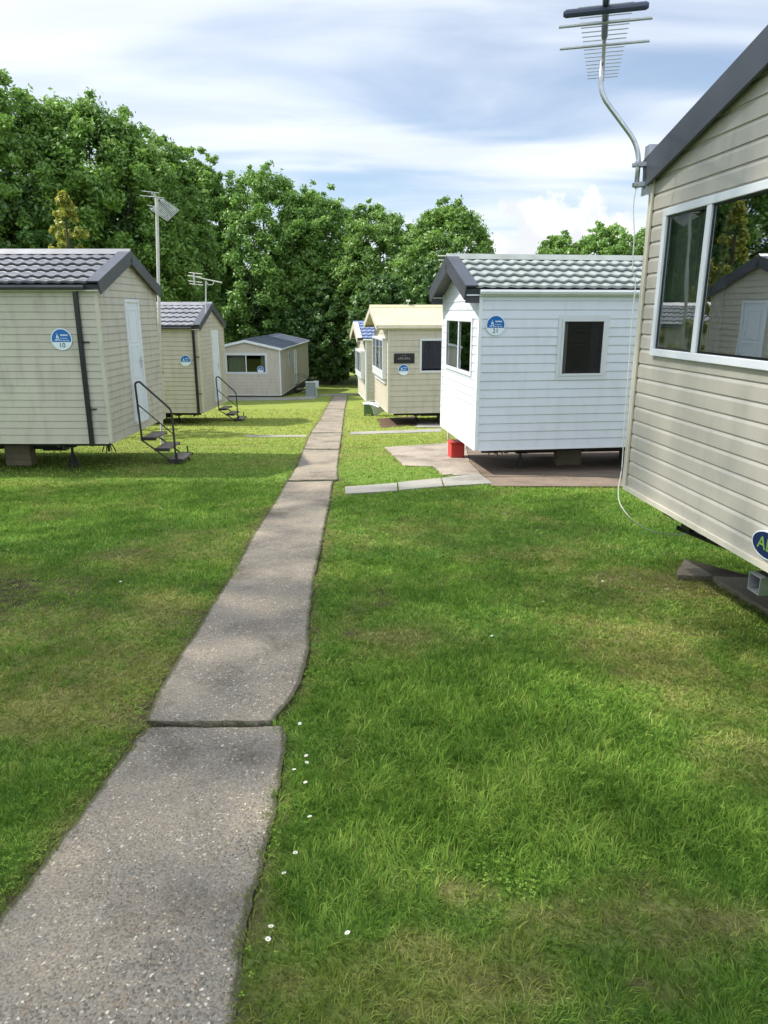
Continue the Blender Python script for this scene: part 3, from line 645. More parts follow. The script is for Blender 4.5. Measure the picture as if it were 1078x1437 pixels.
for i in range(18):
    p_ = A_.lerp(B_, .10 + .89 * i / 17) + Vector((0, 0, .016)); h = .155 - .045 * i / 17
    MB().tube([p_ - el * h, p_ + el * h], .0036, 6).build('element', M_alu, root)
for t_, h in ((.20, .27), (.45, .28)):
    p_ = A_.lerp(B_, t_) + Vector((0, 0, -.022)); MB().tube([p_ - el * h, p_ + el * h], .009, 8).build('reflector_rod', M_alu, root)
p_ = A_.lerp(B_, .06) + Vector((0, 0, -.03)); m = MB(); m.tube([p_ - el * .235, p_ - el * .22, p_ + el * .22, p_ + el * .235], [.014, .022, .022, .014], 10); m.build('dipole', M_ablue, root)
p_ = A_.lerp(B_, -.06) + Vector((0, 0, .05)); m = MB(); m.tube([p_ - el * .26, p_ + el * .1], .006, 6); m.build('reflector_rod', M_alu, root)
cpt = Vector((1.94, 5.55, 0))
for v in (231, 259):
    q = at(896, v, ym) - O; m = MB(); m.box(q.x - .035, q.x + .24, q.y - .035, q.y - .018, q.z - .014, q.z + .014); m.box(q.x - .035, q.x + .24, q.y + .018, q.y + .035, q.z - .014, q.z + .014)
    m.tube([(q.x - .02, q.y - .05, q.z), (q.x - .02, q.y + .05, q.z)], .007, 6); m.tube([(q.x + .055, q.y - .05, q.z), (q.x + .055, q.y + .05, q.z)], .007, 6); m.build('bracket', M_galv, root)
q = at(915, 228, ym) - O; m = MB(); m.box(q.x - .045, q.x + .06, -.05, -.038, q.z - .22, q.z + .11); m.box(q.x - .045, q.x - .033, -.038, .04, q.z - .22, q.z + .11); m.build('corner_plate', M_galv, root)
# cable
cp = [at(893, 262, ym), at(889, 290, ym), at(890, 330, ym - .02), at(888, 375, ym - .03), at(892, 398, ym - .03), at(888, 440, ym - .05), at(882, 520, ym - .05), at(876, 600, ym - .05), at(873, 655, ym - .05), at(868, 685, 5.45), at(870, 706, 5.35), at(884, 726, 5.25), at(903, 740, 5.3), at(925, 748, 5.35), at(950, 750, 5.5), at(975, 748, 5.7)]
def smooth_pts(p, n=5):
    out = []; p = [p[0]] + list(p) + [p[-1]]
    for i in range(1, len(p) - 2):
        for k in range(n):
            t = k / n; a, b, c, d = p[i - 1], p[i], p[i + 1], p[i + 2]
            out.append(.5 * ((2 * b) + (c - a) * t + (2 * a - 5 * b + 4 * c - d) * t * t + (3 * b - a - 3 * c + d) * t ** 3))
    return out + [p[-2]]
for q in cp: q.z = max(q.z, float(gz(q.y)) + .02)
m = MB(); m.tube(smooth_pts(cp), .0042, 6); tag(m.build('aerial_cable', M_cable), 'thin white cable hanging down the nearest caravan corner and looping over the grass', 'cable')

# pole aerial behind the grey green caravan
yb = 15.0; q0 = at(214, 470, yb); gz0 = float(gz(yb)); xb_, yb_ = q0.x, yb
root = empty('tv_aerial', (xb_, yb_, gz0), 0, label='tall pale pole with two aerials standing behind the grey green caravan', cat='aerial')
top = at(220, 278, yb) - Vector((xb_, yb_, gz0)); lo = Vector((0, 0, -.05))
m = MB(); m.tube([lo, top], .032, 10); m.build('mast', M_pole, root)
z = top.z
m = MB(); m.tube([(top.x, -.3, z + .04), (top.x + .02, .35, z - .02)], .014, 8); m.build('boom', M_alu, root)
for dx0, dx1, dz, dy in ((-.18, .14, .07, -.28), (-.26, .16, .0, -.2), (-.16, .12, .035, .1), (-.20, -.02, -.14, 0), (-.17, .0, -.19, .05), (-.10, .08, .02, .3)): MB().tube([(top.x + dx0, dy, z + dz + .015), (top.x + dx1, dy, z + dz - .02)], .007, 6).build('element', M_alu, root)
MB().tube([(top.x - .03, 0, z - .24), (top.x - .03, 0, z + .09)], .012, 6).build('reflector_post', M_alu, root)
m = MB(); c = Vector((top.x + .16, -.05, z - .22)); dx_ = Vector((.15, 0, -.10)); dz_ = Vector((-.06, 0, -.07))
for i in range(-6, 7): q = c + dx_ * (i / 6); m.tube([q - dz_ * 1.6 + Vector((0, .1, 0)), q + dz_ * 1.6 - Vector((0, .1, 0))], .005, 5)
for i in range(-4, 5): q = c + dz_ * (1.6 * i / 4) - Vector((0, .1 * i / 4, 0)); m.tube([q - dx_, q + dx_], .005, 5)
m.build('grid_reflector', M_alu, root)
# aerial on tan caravan
q0 = at(288, 424, 20.6); q1 = at(289, 394, 20.6)
root = empty('tv_aerial', q0 - Vector((0, 0, .3)), 0, label='small pale aerial on a short mast above the tan caravan roof', cat='aerial')
q1 = q1 - q0 + Vector((0, 0, .3)); MB().tube([(0, 0, 0), q1], .02, 8).build('mast', M_pole, root)
m = MB(); m.tube([(q1.x - .30, 0, q1.z + .10), (q1.x + .44, 0, q1.z - .05)], .016, 8); m.build('boom', M_pole, root)
for i, (dx, dz) in enumerate(((-.30, .20), (-.34, .12), (-.32, -.02), (-.30, -.09))): MB().tube([(q1.x + dx - .18, .1, q1.z + dz + .02), (q1.x + dx + .24, -.1, q1.z + dz - .03)], .010, 6).build('element', M_pole, root)
MB().tube(round_path([(q1.x, 0, q1.z - .02), (q1.x + .06, 0, q1.z - .11), (q1.x + .2, 0, q1.z - .1), (q1.x + .22, 0, q1.z - .0)], .05), .014, 8).build('dipole', M_pole, root)
MB().box(q1.x - .34, q1.x - .30, -.02, .02, q1.z - .12, q1.z + .22).build('reflector_post', M_pole, root)
# aerial behind the white caravan ridge
q0 = at(619, 400, 13.5); root = empty('tv_aerial', (q0.x, q0.y, float(gz(13.5))), 0, label='small aerial with pale rods peeping out behind the white caravan gable', cat='aerial')
h = at(619, 356, 13.5).z - float(gz(13.5)); MB().tube([(.2, 0, 0), (.2, 0, h)], .02, 8).build('mast', M_pole, root)
for i, v in enumerate((359, 365, 374, 381)):
    z = at(619, v, 13.5).z - float(gz(13.5)); MB().tube([(-.07 + .02 * i, 0, z), (.22, .05, z)], .011, 6).build('element', M_pole, root)
# roof vent on cream caravan
q = locw(cream, (.78, Wc / 2, .36 + 2.34 + .31 * Wc / 2 + .05)); root = empty('tv_aerial', q, 0, label='tiny pale aerial stub on the yellow roof ridge', cat='aerial')
MB().tube([(0, 0, 0), (0, 0, .16)], .015, 6).build('mast', M_pole, root); m = MB(); m.tube([(-.06, 0, .16), (.06, 0, .16)], .03, 8); m.build('head', M_pole, root)

# ------------------------------------------------------------------ small things
# red box below the white caravan
q = gp(636, 620); root = empty('storage_box', (1.31 - .09, 12.75, float(gz(12.75))), R(7.8), label='red plastic box standing under the far corner of the white caravan', cat='box')
m = MB(); m.box(-.0, .25, 0, .30, 0, .27); m.build('body', M_red, root, bevel=.02); m = MB(); m.box(-.015, .265, -.015, .315, .271, .30); m.build('lid', M_red, root, bevel=.012)
# green locker
q = gp(517, 583); zg = float(gz(q[1]))
root = empty('gas_locker', (q[0], q[1], zg), R(5), label='green metal locker with white top by the blue roofed caravan corner', cat='locker')
m = MB(); m.box(-.15, .15, -.12, .12, .05, .38); m.build('cabinet', M_green, root, bevel=.012); m = MB(); m.prism([(-.18, -.15, .381), (-.18, .15, .381), (-.18, .10, .44), (-.18, -.10, .44)], (.36, 0, 0)); m.build('lid', M_upvc, root, bevel=.01)
for x in (-.12, .12): MB().box(x - .02, x + .02, -.10, .10, 0, .049).build('leg', M_rust, root)
MB().box(.152, .162, -.07, .07, .12, .3).build('vent_panel', M_rust, root)
# white chair lying by the cream gable
q = (-.20, 23.7); zg = float(gz(q[1])); root = empty('garden_chair', (q[0], q[1], zg + .02), R(30), label='tipped over white plastic chair lying beside the cream caravan gable', cat='chair')
Tm = Matrix.Translation((0, 0, .26)) @ Matrix.Rotation(R(95), 4, 'X') @ Matrix.Rotation(R(25), 4, 'Z')
def cbox(nm, *a, mat=M_upvc): m = MB(); m.box(*a, M=Tm); m.build(nm, mat, root, bevel=.006)
cbox('seat', -.22, .22, -.22, .22, .0, .03)
for i in range(5): cbox('back_slat', -.20 + i * .09, -.15 + i * .09, .20, .225, .06, .45)
cbox('back_rail', -.22, .22, .198, .23, .451, .50)
for x in (-.2, .2):
    for y in (-.2, .2): cbox('leg', x - .02, x + .02, y - .02, y + .02, -.40, -.001)
# dark bag beside
m = MB(); 
q = gp(548, 579); 
# grey cabinet and white post by the far caravan
q = gp(436, 556); zg = float(gz(q[1])); root = empty('meter_cabinet', (q[0], q[1], zg), 0, label='grey utility cabinet near the far caravan corner', cat='cabinet')
MB().box(-.24, .24, -.15, .15, 0, .72).build('cabinet', surf('grey cabinet paint', (.22, .26, .25), .5), root, bevel=.02); MB().box(-.26, .26, -.17, .17, .721, .76).build('lid', M_pole, root, bevel=.01)
q = gp(443, 555); zg = float(gz(q[1])); root = empty('meter_post', (q[0] + .05, q[1], zg), 0, label='white hook up post beside the grey utility cabinet', cat='post')
MB().box(-.05, .05, -.05, .05, 0, .4).build('post', M_pole, root); MB().box(-.14, .14, -.09, .09, .401, .78).build('socket_box', M_upvc, root, bevel=.015)

# ------------------------------------------------------------------ path, slabs, pads
rows = [(1437, -75, 330), (1280, 5, 352), (1150, 110, 384), (1090, 155, 394), (1040, 190, 402), (1022, 204, 398)]
rows2 = [(1014, 206, 384), (1000, 212, 396), (975, 222, 414), (950, 236, 426), (912, 259, 433), (880, 282, 434), (850, 300, 436), (800, 330, 444), (760, 352, 452), (720, 376, 460), (700, 390, 464), (677, 402, 467)]
rows4 = [(675, 404, 474), (655, 417, 474), (632, 426, 477)]
rows5 = [(631, 426, 477), (609, 436, 480)]
rows6 = [(608, 436, 480), (590, 449, 482), (575, 457, 484)]
rows7 = [(574.5, 457, 484), (560, 466, 487), (554, 469, 488)]
def slab_mesh(V, Fc, rows, h, seed, th=.10):
    """rows of (v, ul, ur) -> a strip with an uneven edge"""
    rng = np.random.default_rng(seed)
    L = np.array([gp(a, v) for v, a, b in rows]); Rr = np.array([gp(b, v) for v, a, b in rows])
    t = np.linspace(0, 1, int(min(160, max(24, abs(L[0, 1] - L[-1, 1]) / .03)))); yy = L[:, 1]
    ys = yy[0] + (yy[-1] - yy[0]) * t
    xl = np.interp(ys, yy, L[:, 0]); xr = np.interp(ys, yy, Rr[:, 0])
    ed = np.clip(np.minimum(t, 1 - t) * 8, 0, 1)
    xl = xl + (fbm(ys * 9, ys * 0 + seed, 1, seed) - .5) * .018 + (fbm(ys * 30, ys * 0 + seed, 1, seed + 5) - .5) * .014; xr = xr + (fbm(ys * 9, ys * 0 + 9 + seed, 1, seed + 3) - .5) * .02 + (fbm(ys * 30, ys * 0 + seed, 1, seed + 7) - .5) * .016
    n0 = len(V); k = 25
    for i, y in enumerate(ys):
        for j in range(k):
            x = xl[i] + (xr[i] - xl[i]) * j / (k - 1)
            ye = y + (0 if 0 < i < len(ys) - 1 else (fbm(np.array(x * 8), np.array(seed * 3. + i), 1, seed) - .5) * .03)
            z = float(gz(y)) + h + .006 * math.sin(x * 5 + y * 3)
            if j in (0, k - 1): z -= .003
            V.append((x, float(ye), z)); EDGE.append(math.exp(-min(min(j, k - 1 - j) / (k - 1) * (xr[i] - xl[i]), min(i, len(ys) - 1 - i) * abs(ys[1] - ys[0]) * 1.2 + .02) / .028))
        V.append((xl[i] - .004, y, float(gz(y)) - th)); V.append((xr[i] + .004, y, float(gz(y)) - th)); EDGE.extend((1., 1.))
    s = k + 2
    for i in range(len(ys) - 1):
        a = n0 + i * s; b = a + s
        for j in range(k - 1): Fc.append((a + j, a + j + 1, b + j + 1, b + j))
        Fc.append((a + k, a, b, b + k)); Fc.append((a + k - 1, a + k + 1, b + k + 1, b + k - 1))
    for a in (n0, n0 + (len(ys) - 1) * s): Fc.append((a + k, a + k + 1) + tuple(a + j for j in range(k - 1, -1, -1)))
V, Fc, EDGE = [], [], []
first = [(1437 + 420, -390, 175)] + rows
for i, (rw, h) in enumerate(((first, .008), (rows2, .015), (rows4, .018), (rows5, .021), (rows6, .018), (rows7, .021))): slab_mesh(V, Fc, rw, h, 20 + i)
mb = MB(); mb.v = V; mb.f = Fc; pth = mb.build('path', M_path); ea = pth.data.attributes.new('edge', 'FLOAT', 'POINT'); ea.data.foreach_set('value', np.array(EDGE, np.float32)); tag(pth, kind='structure')
edgeY = []; edgeL = []; edgeR = []
for rw in (first, rows2, rows4, rows5, rows6, rows7):
    for v, a, b in rw:
        A = gp(a, v); B = gp(b, v); edgeY.append(A[1]); edgeL.append(A[0]); edgeR.append(B[0])
edgeY, edgeL, edgeR = map(np.array, (edgeY, edgeL, edgeR))
MASKS = []
def flat(name, poly, mat, h, th=.10, wob=.02, kind='structure', mask=True):
    """polygon of photo points (on the ground) made into a thin slab"""
    P = [gp(*q) if not isinstance(q, np.ndarray) else q for q in poly]; out = []
    for a, b in zip(P, P[1:] + P[:1]):
        n = max(1, int(np.linalg.norm(b - a) / .12))
        for i in range(n):
            q = a + (b - a) * i / n
            if i: q = q + RNG.normal(0, wob, 2) * .5
            out.append(q)
    m = MB(); m.prism([(q[0], q[1], float(gz(q[1])) + h - th) for q in out], (0, 0, th)); o = m.build(name, mat); 
    if kind: tag(o, kind=kind)
    if mask: MASKS.append(np.array(out))
    return o
# slabs leading to the white caravan
flat('paving', [(485, 695), (484, 685), (557, 679.5), (558, 690.5)], M_slab, .022, wob=.004)
flat('paving', [(560, 690), (559, 679), (618, 673), (622, 684.5)], M_slab, .026, wob=.004)
flat('paving', [(624, 684), (620, 672.5), (672, 666), (691, 680)], M_slab, .022, wob=.004)
# pads
flat('hardstanding', [(566, 654), (540, 628), (630, 622), (664, 664), (622, 667), (608, 655)], M_pad, .010, wob=.012)
flat('hardstanding', [(674, 666), (690, 683.5), (872, 684.5), (1000, 685), (1000, 671.5), (680, 671)], M_padshade, .020, wob=.006)
flat('hardstanding', [(681, 670.5), (1000, 671), (1000, 612), (664, 612), (655, 628), (660, 650)], M_padshade, .022, wob=.006)
flat('hardstanding', [(640, 614), (663, 612), (654, 628), (659, 650), (678, 670), (673, 666), (636, 668), (628, 640)], M_pad, .015, wob=.006)
flat('hardstanding', [(590, 590), (640, 592), (640, 600), (583, 600)], M_slab, .012)
flat('soil_patch', [(530, 588), (585, 584), (592, 597), (560, 598), (535, 600)], M_soil, .006, th=.03)
flat('paving', [(345, 613.5), (345, 611), (430, 611), (430, 613.5)], M_slab, .010, wob=.02)
flat('paving', [(492, 610), (492, 606.5), (620, 602), (620, 606)], M_slab, .008, wob=.03)
flat('hardstanding', [(290, 562), (290, 557), (400, 558), (448, 555), (441, 560), (380, 562)], M_slab, .010)
flat('paving', [(455, 555.6), (440, 554.2), (490, 552.0), (520, 552.6)], M_slab, .008)
# near caravan's concrete base
base_pts = [gp(960, 790), gp(1078, 864), gp(1200, 935), np.array([4.5, 1.6]), np.array([5.5, 5.0]), np.array([2.35, 5.35])]
flat('hardstanding', base_pts, M_base, .04, th=.25, wob=.015)

def inpoly(x, y, P):
    r = np.zeros(x.shape, bool); n = len(P)
    for i in range(n):
        x1, y1 = P[i]; x2, y2 = P[(i + 1) % n]
        c = ((y1 > y) != (y2 > y)); xx = (x2 - x1) * (y - y1) / (y2 - y1 + 1e-12) + x1; r ^= c & (x < xx)
    return r
def on_path(x, y, m=0.): return (x > np.interp(y, edgeY, edgeL) + m) & (x < np.interp(y, edgeY, edgeR) - m) & (y < edgeY.max())

# ------------------------------------------------------------------ lawn: dryness and length maps
BL = [  # photo points: (u, v, radius along x, radius along y, dry, soil, length)
 (800, 1275, .42, .16, .75, .25, -.3), (640, 1245, .16, .08, .7, .5, -.4), (1000, 1300, .35, .14, .6, .3, -.2), (405, 1385, .07, .07, 1.1, .5, -.3), (790, 1208, .07, .035, .3, 1.0, -.2),
 (960, 960, .35, .5, .55, 0, -.2), (1020, 1080, .25, .25, .65, .1, -.2), (880, 812, .3, .2, .6, .4, -.2), (960, 830, .5, .3, .5, .3, -.1), (180, 782, .3, .25, .6, .4, 0), (20, 830, .5, .35, .4, .9, -.3), (60, 900, 1.2, .5, .5, .2, -.2),
 (150, 960, .5, .3, .55, .1, -.2), (220, 1010, .2, .12, .6, .3, -.2), (40, 1000, .5, .25, .45, .0, -.2), (590, 890, .2, .15, .5, .2, 0), (560, 745, 1.2, .5, .35, 0, 0), (900, 885, .6, .3, .5, 0, 0), (700, 1350, .3, .12, .55, .25, 0), (560, 1330, .12, .08, .5, .1, 0), (930, 1390, .12, .07, .5, .7, 0), (500, 1060, .12, .3, .35, .1, 0), (720, 1390, .25, .08, .5, .3, 0),
 (700, 1120, .6, .35, -.9, -.3, 1.), (900, 1170, .45, .13, -.8, -.3, .9), (600, 1170, .22, .12, -.7, -.3, .9), (640, 980, .4, .35, -.6, -.2, .7), (850, 1050, .35, .3, -.5, 0, .5), (500, 1000, .2, .2, -.3, 0, .4), (430, 1250, .12, .2, -.5, 0, .4), (130, 720, 3, 1.2, -.3, 0, .3), (330, 680, 1, 1, -.3, 0, .2), (460, 760, .25, .5, .2, 0, 0)]
def maps(x, y):
    n = fbm(x, y, 1.3, 40, 5); n2 = fbm(x, y, 5., 60, 4); n3 = fbm(x, y, 14., 80, 3)
    warpx = (fbm(x, y, 3., 90) - .5) * .35; warpy = (fbm(x, y, 3., 95) - .5) * .35
    dry = np.clip((n - .53) * 2.2, 0, .6) + (n2 - .5) * .7; soil = np.clip((n2 - .66) * 3, 0, .5); ln = .15 + (n2 - .5) * .5
    for u, v, rx, ry, a, b, c in BL:
        P = gp(u, v); sc_ = np.clip(P[1] / 2.2, .8, 1.5)
        w = np.exp(-(((x - P[0] + warpx * rx * 1.5) / (rx * sc_)) ** 2 + ((y - P[1] + warpy * ry * 1.5) / (ry * sc_)) ** 2) * 1.1)
        k = .55 + .9 * n3
        dry = dry + a * (.9 if a > 0 else .8) * w * k; soil = soil + b * 1.0 * w * k * (n3 + .25); ln = ln + c * w
    # worn edges beside the path
    dl = np.minimum(np.abs(x - np.interp(y, edgeY, edgeL)), np.abs(x - np.interp(y, edgeY, edgeR))); e = np.exp(-(dl / .06) ** 2) * (y < 40)
    dry = dry + e * .6 * n3; soil = soil + e * .9 * n3; ln = ln - e * .2
    # mower stripes, faint
    n4 = fbm(x, y, 34., 210, 3); dry = dry * (.55 + 1.25 * n3) + (n4 - .5) * .6 + .04 + .08 * np.sin((x * .9 + y * .35) * 5.); soil = soil * (.3 + 1.5 * n4)
    return np.clip(dry, 0, 1), np.clip(soil, 0, 1), np.clip(ln, 0, 1.2)

def axis(dense, far):
    return dense
xs = np.concatenate([np.linspace(-260, -20, 14)[:-1], np.linspace(-20, -6, 40)[:-1], np.linspace(-6, 6, 241)[:-1], np.linspace(6, 20, 40)[:-1], np.linspace(20, 260, 14)])
ys = np.concatenate([np.linspace(-60, -2, 8)[:-1], np.linspace(-2, .8, 10)[:-1], np.linspace(.8, 8, 181)[:-1], np.linspace(8, 24, 160)[:-1], np.linspace(24, 48, 90)[:-1], np.linspace(48, 400, 14)])
X, Y = np.meshgrid(xs, ys); nx, ny = len(xs), len(ys)
Z = gh(X, Y); 
inp = on_path(X, Y, .0); Z = np.where(on_path(X, Y, .02), gz(Y) - .03, Z)
for Pm in MASKS: Z = np.where(inpoly(X, Y, Pm), gz(Y) - .03, Z)
V = np.stack([X, Y, Z], -1).reshape(-1, 3); idx = np.arange(nx * ny).reshape(ny, nx)
Fq = np.stack([idx[:-1, :-1], idx[:-1, 1:], idx[1:, 1:], idx[1:, :-1]], -1).reshape(-1, 4)
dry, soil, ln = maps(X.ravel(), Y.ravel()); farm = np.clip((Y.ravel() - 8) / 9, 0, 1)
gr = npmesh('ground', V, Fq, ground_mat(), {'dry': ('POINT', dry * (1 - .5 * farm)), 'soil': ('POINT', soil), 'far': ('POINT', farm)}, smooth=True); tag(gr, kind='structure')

# grass blades
def blades():
    Vs, T, D = [], [], []
    for (y0, y1, dens, w, hh) in ((.75, 1.6, 30000, .0031, .030), (1.6, 2.6, 22000, .0037, .030), (2.6, 4, 11500, .0050, .032), (4, 6, 6000, .0068, .032), (6, 10, 2300, .009, .033), (10, 17, 650, .014, .033), (17, 27, 160, .024, .035)):
        xm = .58 * y1 + .9; n = int((y1 - y0) * 2 * xm * dens); x = RNG.uniform(-xm, xm, n); y = RNG.uniform(y0, y1, n)
        k = np.abs(x) < .58 * y + .9; x, y = x[k], y[k]
        k = ~on_path(x, y, 0.) | (~on_path(x, y, .03) & (RNG.random(len(x)) < .45)) | (~on_path(x, y, .05) & (RNG.random(len(x)) < .10))
        for Pm in MASKS: k &= ~inpoly(x, y, Pm)
        x, y = x[k], y[k]
        dry, soil, ln = maps(x, y); k = RNG.random(len(x)) > soil * .85 + .15 * dry; x, y, dry, ln = x[k], y[k], dry[k], ln[k]
        n = len(x); ang = RNG.uniform(0, 2 * np.pi, n); h = hh * (.55 + .8 * RNG.random(n)) * (.78 + .70 * ln) * (1 - .25 * dry)
        lean = h * RNG.uniform(.15, 1.25, n) * (1 + .7 * dry); la = RNG.uniform(0, 2 * np.pi, n) + 0
        clump = fbm(x, y, 9., 130, 2) * 2 * np.pi * 2; la = np.where(RNG.random(n) < .55, clump, la)
        cl_ = RNG.random(n) < .045; dry = np.where(cl_, 1.2, dry); lean = np.where(cl_, h * 2.2, lean); h = np.where(cl_, h * .22, h)
        ww = w * (.6 + .8 * RNG.random(n)); dx, dy = np.cos(ang) * ww / 2, np.sin(ang) * ww / 2; z = gh(x, y) - .004
        lx, ly = np.cos(la) * lean, np.sin(la) * lean
        P = np.empty((n, 5, 3), np.float32)
        P[:, 0] = np.stack([x - dx, y - dy, z], -1); P[:, 1] = np.stack([x + dx, y + dy, z], -1)
        P[:, 2] = np.stack([x + dx * .8 + lx * .35, y + dy * .8 + ly * .35, z + h * .62], -1); P[:, 3] = np.stack([x - dx * .8 + lx * .35, y - dy * .8 + ly * .35, z + h * .62], -1)
        P[:, 4] = np.stack([x + lx, y + ly, z + h * np.clip(1.15 - .25 * np.minimum(lean / h, 2), .6, 1)], -1)
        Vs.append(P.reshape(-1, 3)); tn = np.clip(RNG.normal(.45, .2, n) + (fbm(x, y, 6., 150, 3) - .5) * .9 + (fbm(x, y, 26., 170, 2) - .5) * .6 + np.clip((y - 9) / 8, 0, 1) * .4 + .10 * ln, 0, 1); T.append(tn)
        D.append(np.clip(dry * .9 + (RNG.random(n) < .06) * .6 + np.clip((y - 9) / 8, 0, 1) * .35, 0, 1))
    V = np.concatenate(Vs); T = np.concatenate(T); D = np.concatenate(D); n = len(T); b = (np.arange(n) * 5)[:, None]
    li = (b + np.array([[0, 1, 2, 3, 3, 2, 4]])).ravel(); lt = np.tile([4, 3], n)
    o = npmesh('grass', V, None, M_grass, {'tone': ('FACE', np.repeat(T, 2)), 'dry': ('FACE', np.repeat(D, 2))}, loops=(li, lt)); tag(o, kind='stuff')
    print('blades', n)
blades()

# clover and small broad leaved weeds, nobody could count them
def clover():
    P, T = [], []
    for i in range(55):
        u = RNG.uniform(-100, 1150); v = 640 + 760 * RNG.random() ** 1.1; q = gp(u, v); r_ = RNG.uniform(.03, .16)
        k = int(RNG.uniform(30, 110) * (r_ / .1) ** 1.5) + 12; x = q[0] + RNG.normal(0, r_, k); y = q[1] + RNG.normal(0, r_, k)
        m_ = ~on_path(x, y, -.01)
        for Pm in MASKS: m_ &= ~inpoly(x, y, Pm)
        x, y = x[m_], y[m_]
        if not len(x): continue
        z = gh(x, y) + RNG.uniform(.006, .026, len(x)); P.append(np.stack([x, y, z], -1)); T.append(np.full(len(x), RNG.uniform(.2, .9)))
    P = np.concatenate(P); T = np.concatenate(T); n = len(P); a = RNG.uniform(0, 6.28, n); V = []
    s_ = RNG.uniform(.003, .006, n)
    for kx in range(3):
        b = a + kx * 2.094; ex_ = np.stack([np.cos(b), np.sin(b), RNG.uniform(-.3, .5, n)], -1); ey_ = np.stack([-np.sin(b), np.cos(b), RNG.uniform(-.2, .2, n)], -1); S_ = s_[:, None]
        for (p, q2) in ((.1, 0), (1.1, -.8), (1.8, 0), (1.1, .8)): V.append(P + ex_ * p * S_ + ey_ * q2 * S_)
    V = np.stack(V, 1).reshape(-1, 3); o = npmesh('clover', V, np.arange(len(V)).reshape(-1, 4), M_grass, {'tone': ('FACE', np.clip(np.repeat(T, 3) + RNG.normal(0, .12, 3 * n), 0, 1)), 'dry': ('FACE', np.zeros(3 * n))}); tag(o, kind='stuff')
clover()

# daisies
M_pet = surf('white petals', (.8, .8, .78), .6, .02, 9); M_eye = surf('yellow daisy eye', (.7, .5, .04), .7, .05, 9)
dproto = None
for (u, v) in ((430, 1068), (431, 1078), (413, 1088), (429, 1106), (435, 1155), (415, 1208), (399, 1237), (381, 1316), (421, 1023), (377, 1334), (488, 1324), (807, 835), (845, 822), (762, 850), (170, 822), (12, 777), (227, 717), (690, 900)):
    q = gp(u, v); z = float(gh(q[0], q[1])) + .034
    if dproto is None:
        r0 = empty('daisy', (0, 0, 0)); m = MB()
        for i in range(12):
            a = 2 * math.pi * i / 12; c, s = math.cos(a), math.sin(a); m.quad((c * .003, s * .003, 0), (c * .008 - s * .003, s * .008 + c * .003, .001), (c * .013, s * .013, .003), (c * .008 + s * .003, s * .008 - c * .003, .001))
        m.build('petals', M_pet, r0); MB().tube([(0, 0, 0), (0, 0, .003), (0, 0, .004)], [.004, .004, .001], 8).build('eye', M_eye, r0); MB().tube([(0, 0, -.036), (0, 0, 0)], .0008, 4).build('stem', M_lime, r0); dproto = r0; o = r0
    else:
        o = dproto.copy(); COL.objects.link(o)
        for ch in dproto.children: c = ch.copy(); COL.objects.link(c); c.parent = o
    o.location = (q[0], q[1], z); o.scale = (.75,) * 3; o.rotation_euler = (random.uniform(-.3, .3), random.uniform(-.3, .3), random.random() * 6)
    tag(o, 'small white daisy flowering low in the lawn', 'daisy', 'daisies scattered in the lawn')

# ------------------------------------------------------------------ trees
def foliage(name, clumps, n, leaf, mat, parent, seed, squash=.75):
    rng = np.random.default_rng(seed); C = np.array(clumps); w = C[:, 3] ** 2; pick = rng.choice(len(C), n, p=w / w.sum()); c = C[pick]
    d = rng.normal(0, 1, (n, 3)); d /= np.linalg.norm(d, axis=1)[:, None]
    rr = c[:, 3] * np.clip(.62 + .30 * rng.normal(0, 1, n), .02, 1.5); P = c[:, :3] + d * rr[:, None] * np.array([1, 1, squash])
    nn = d * .55 + rng.normal(0, .6, (n, 3)) + np.array([0, 0, .45]); nn /= np.linalg.norm(nn, axis=1)[:, None]
    t = np.cross(nn, rng.normal(0, 1, (n, 3))); t /= np.linalg.norm(t, axis=1)[:, None]; b = np.cross(nn, t)
    s = leaf * (.55 + .9 * rng.random(n))[:, None]
    V = np.stack([P - t * s, P + b * s * .5 + t * s * .1, P + t * s, P - b * s * .5 + t * s * .1], 1).reshape(-1, 3)
    tone = np.clip(.42 + .17 * rng.normal(0, 1, n) + .34 * (rng.random(len(C))[pick] - .5), 0, 1)
    return npmesh(name, V, np.arange(n * 4).reshape(-1, 4), mat, {'tone': ('FACE', tone)}, parent=parent)
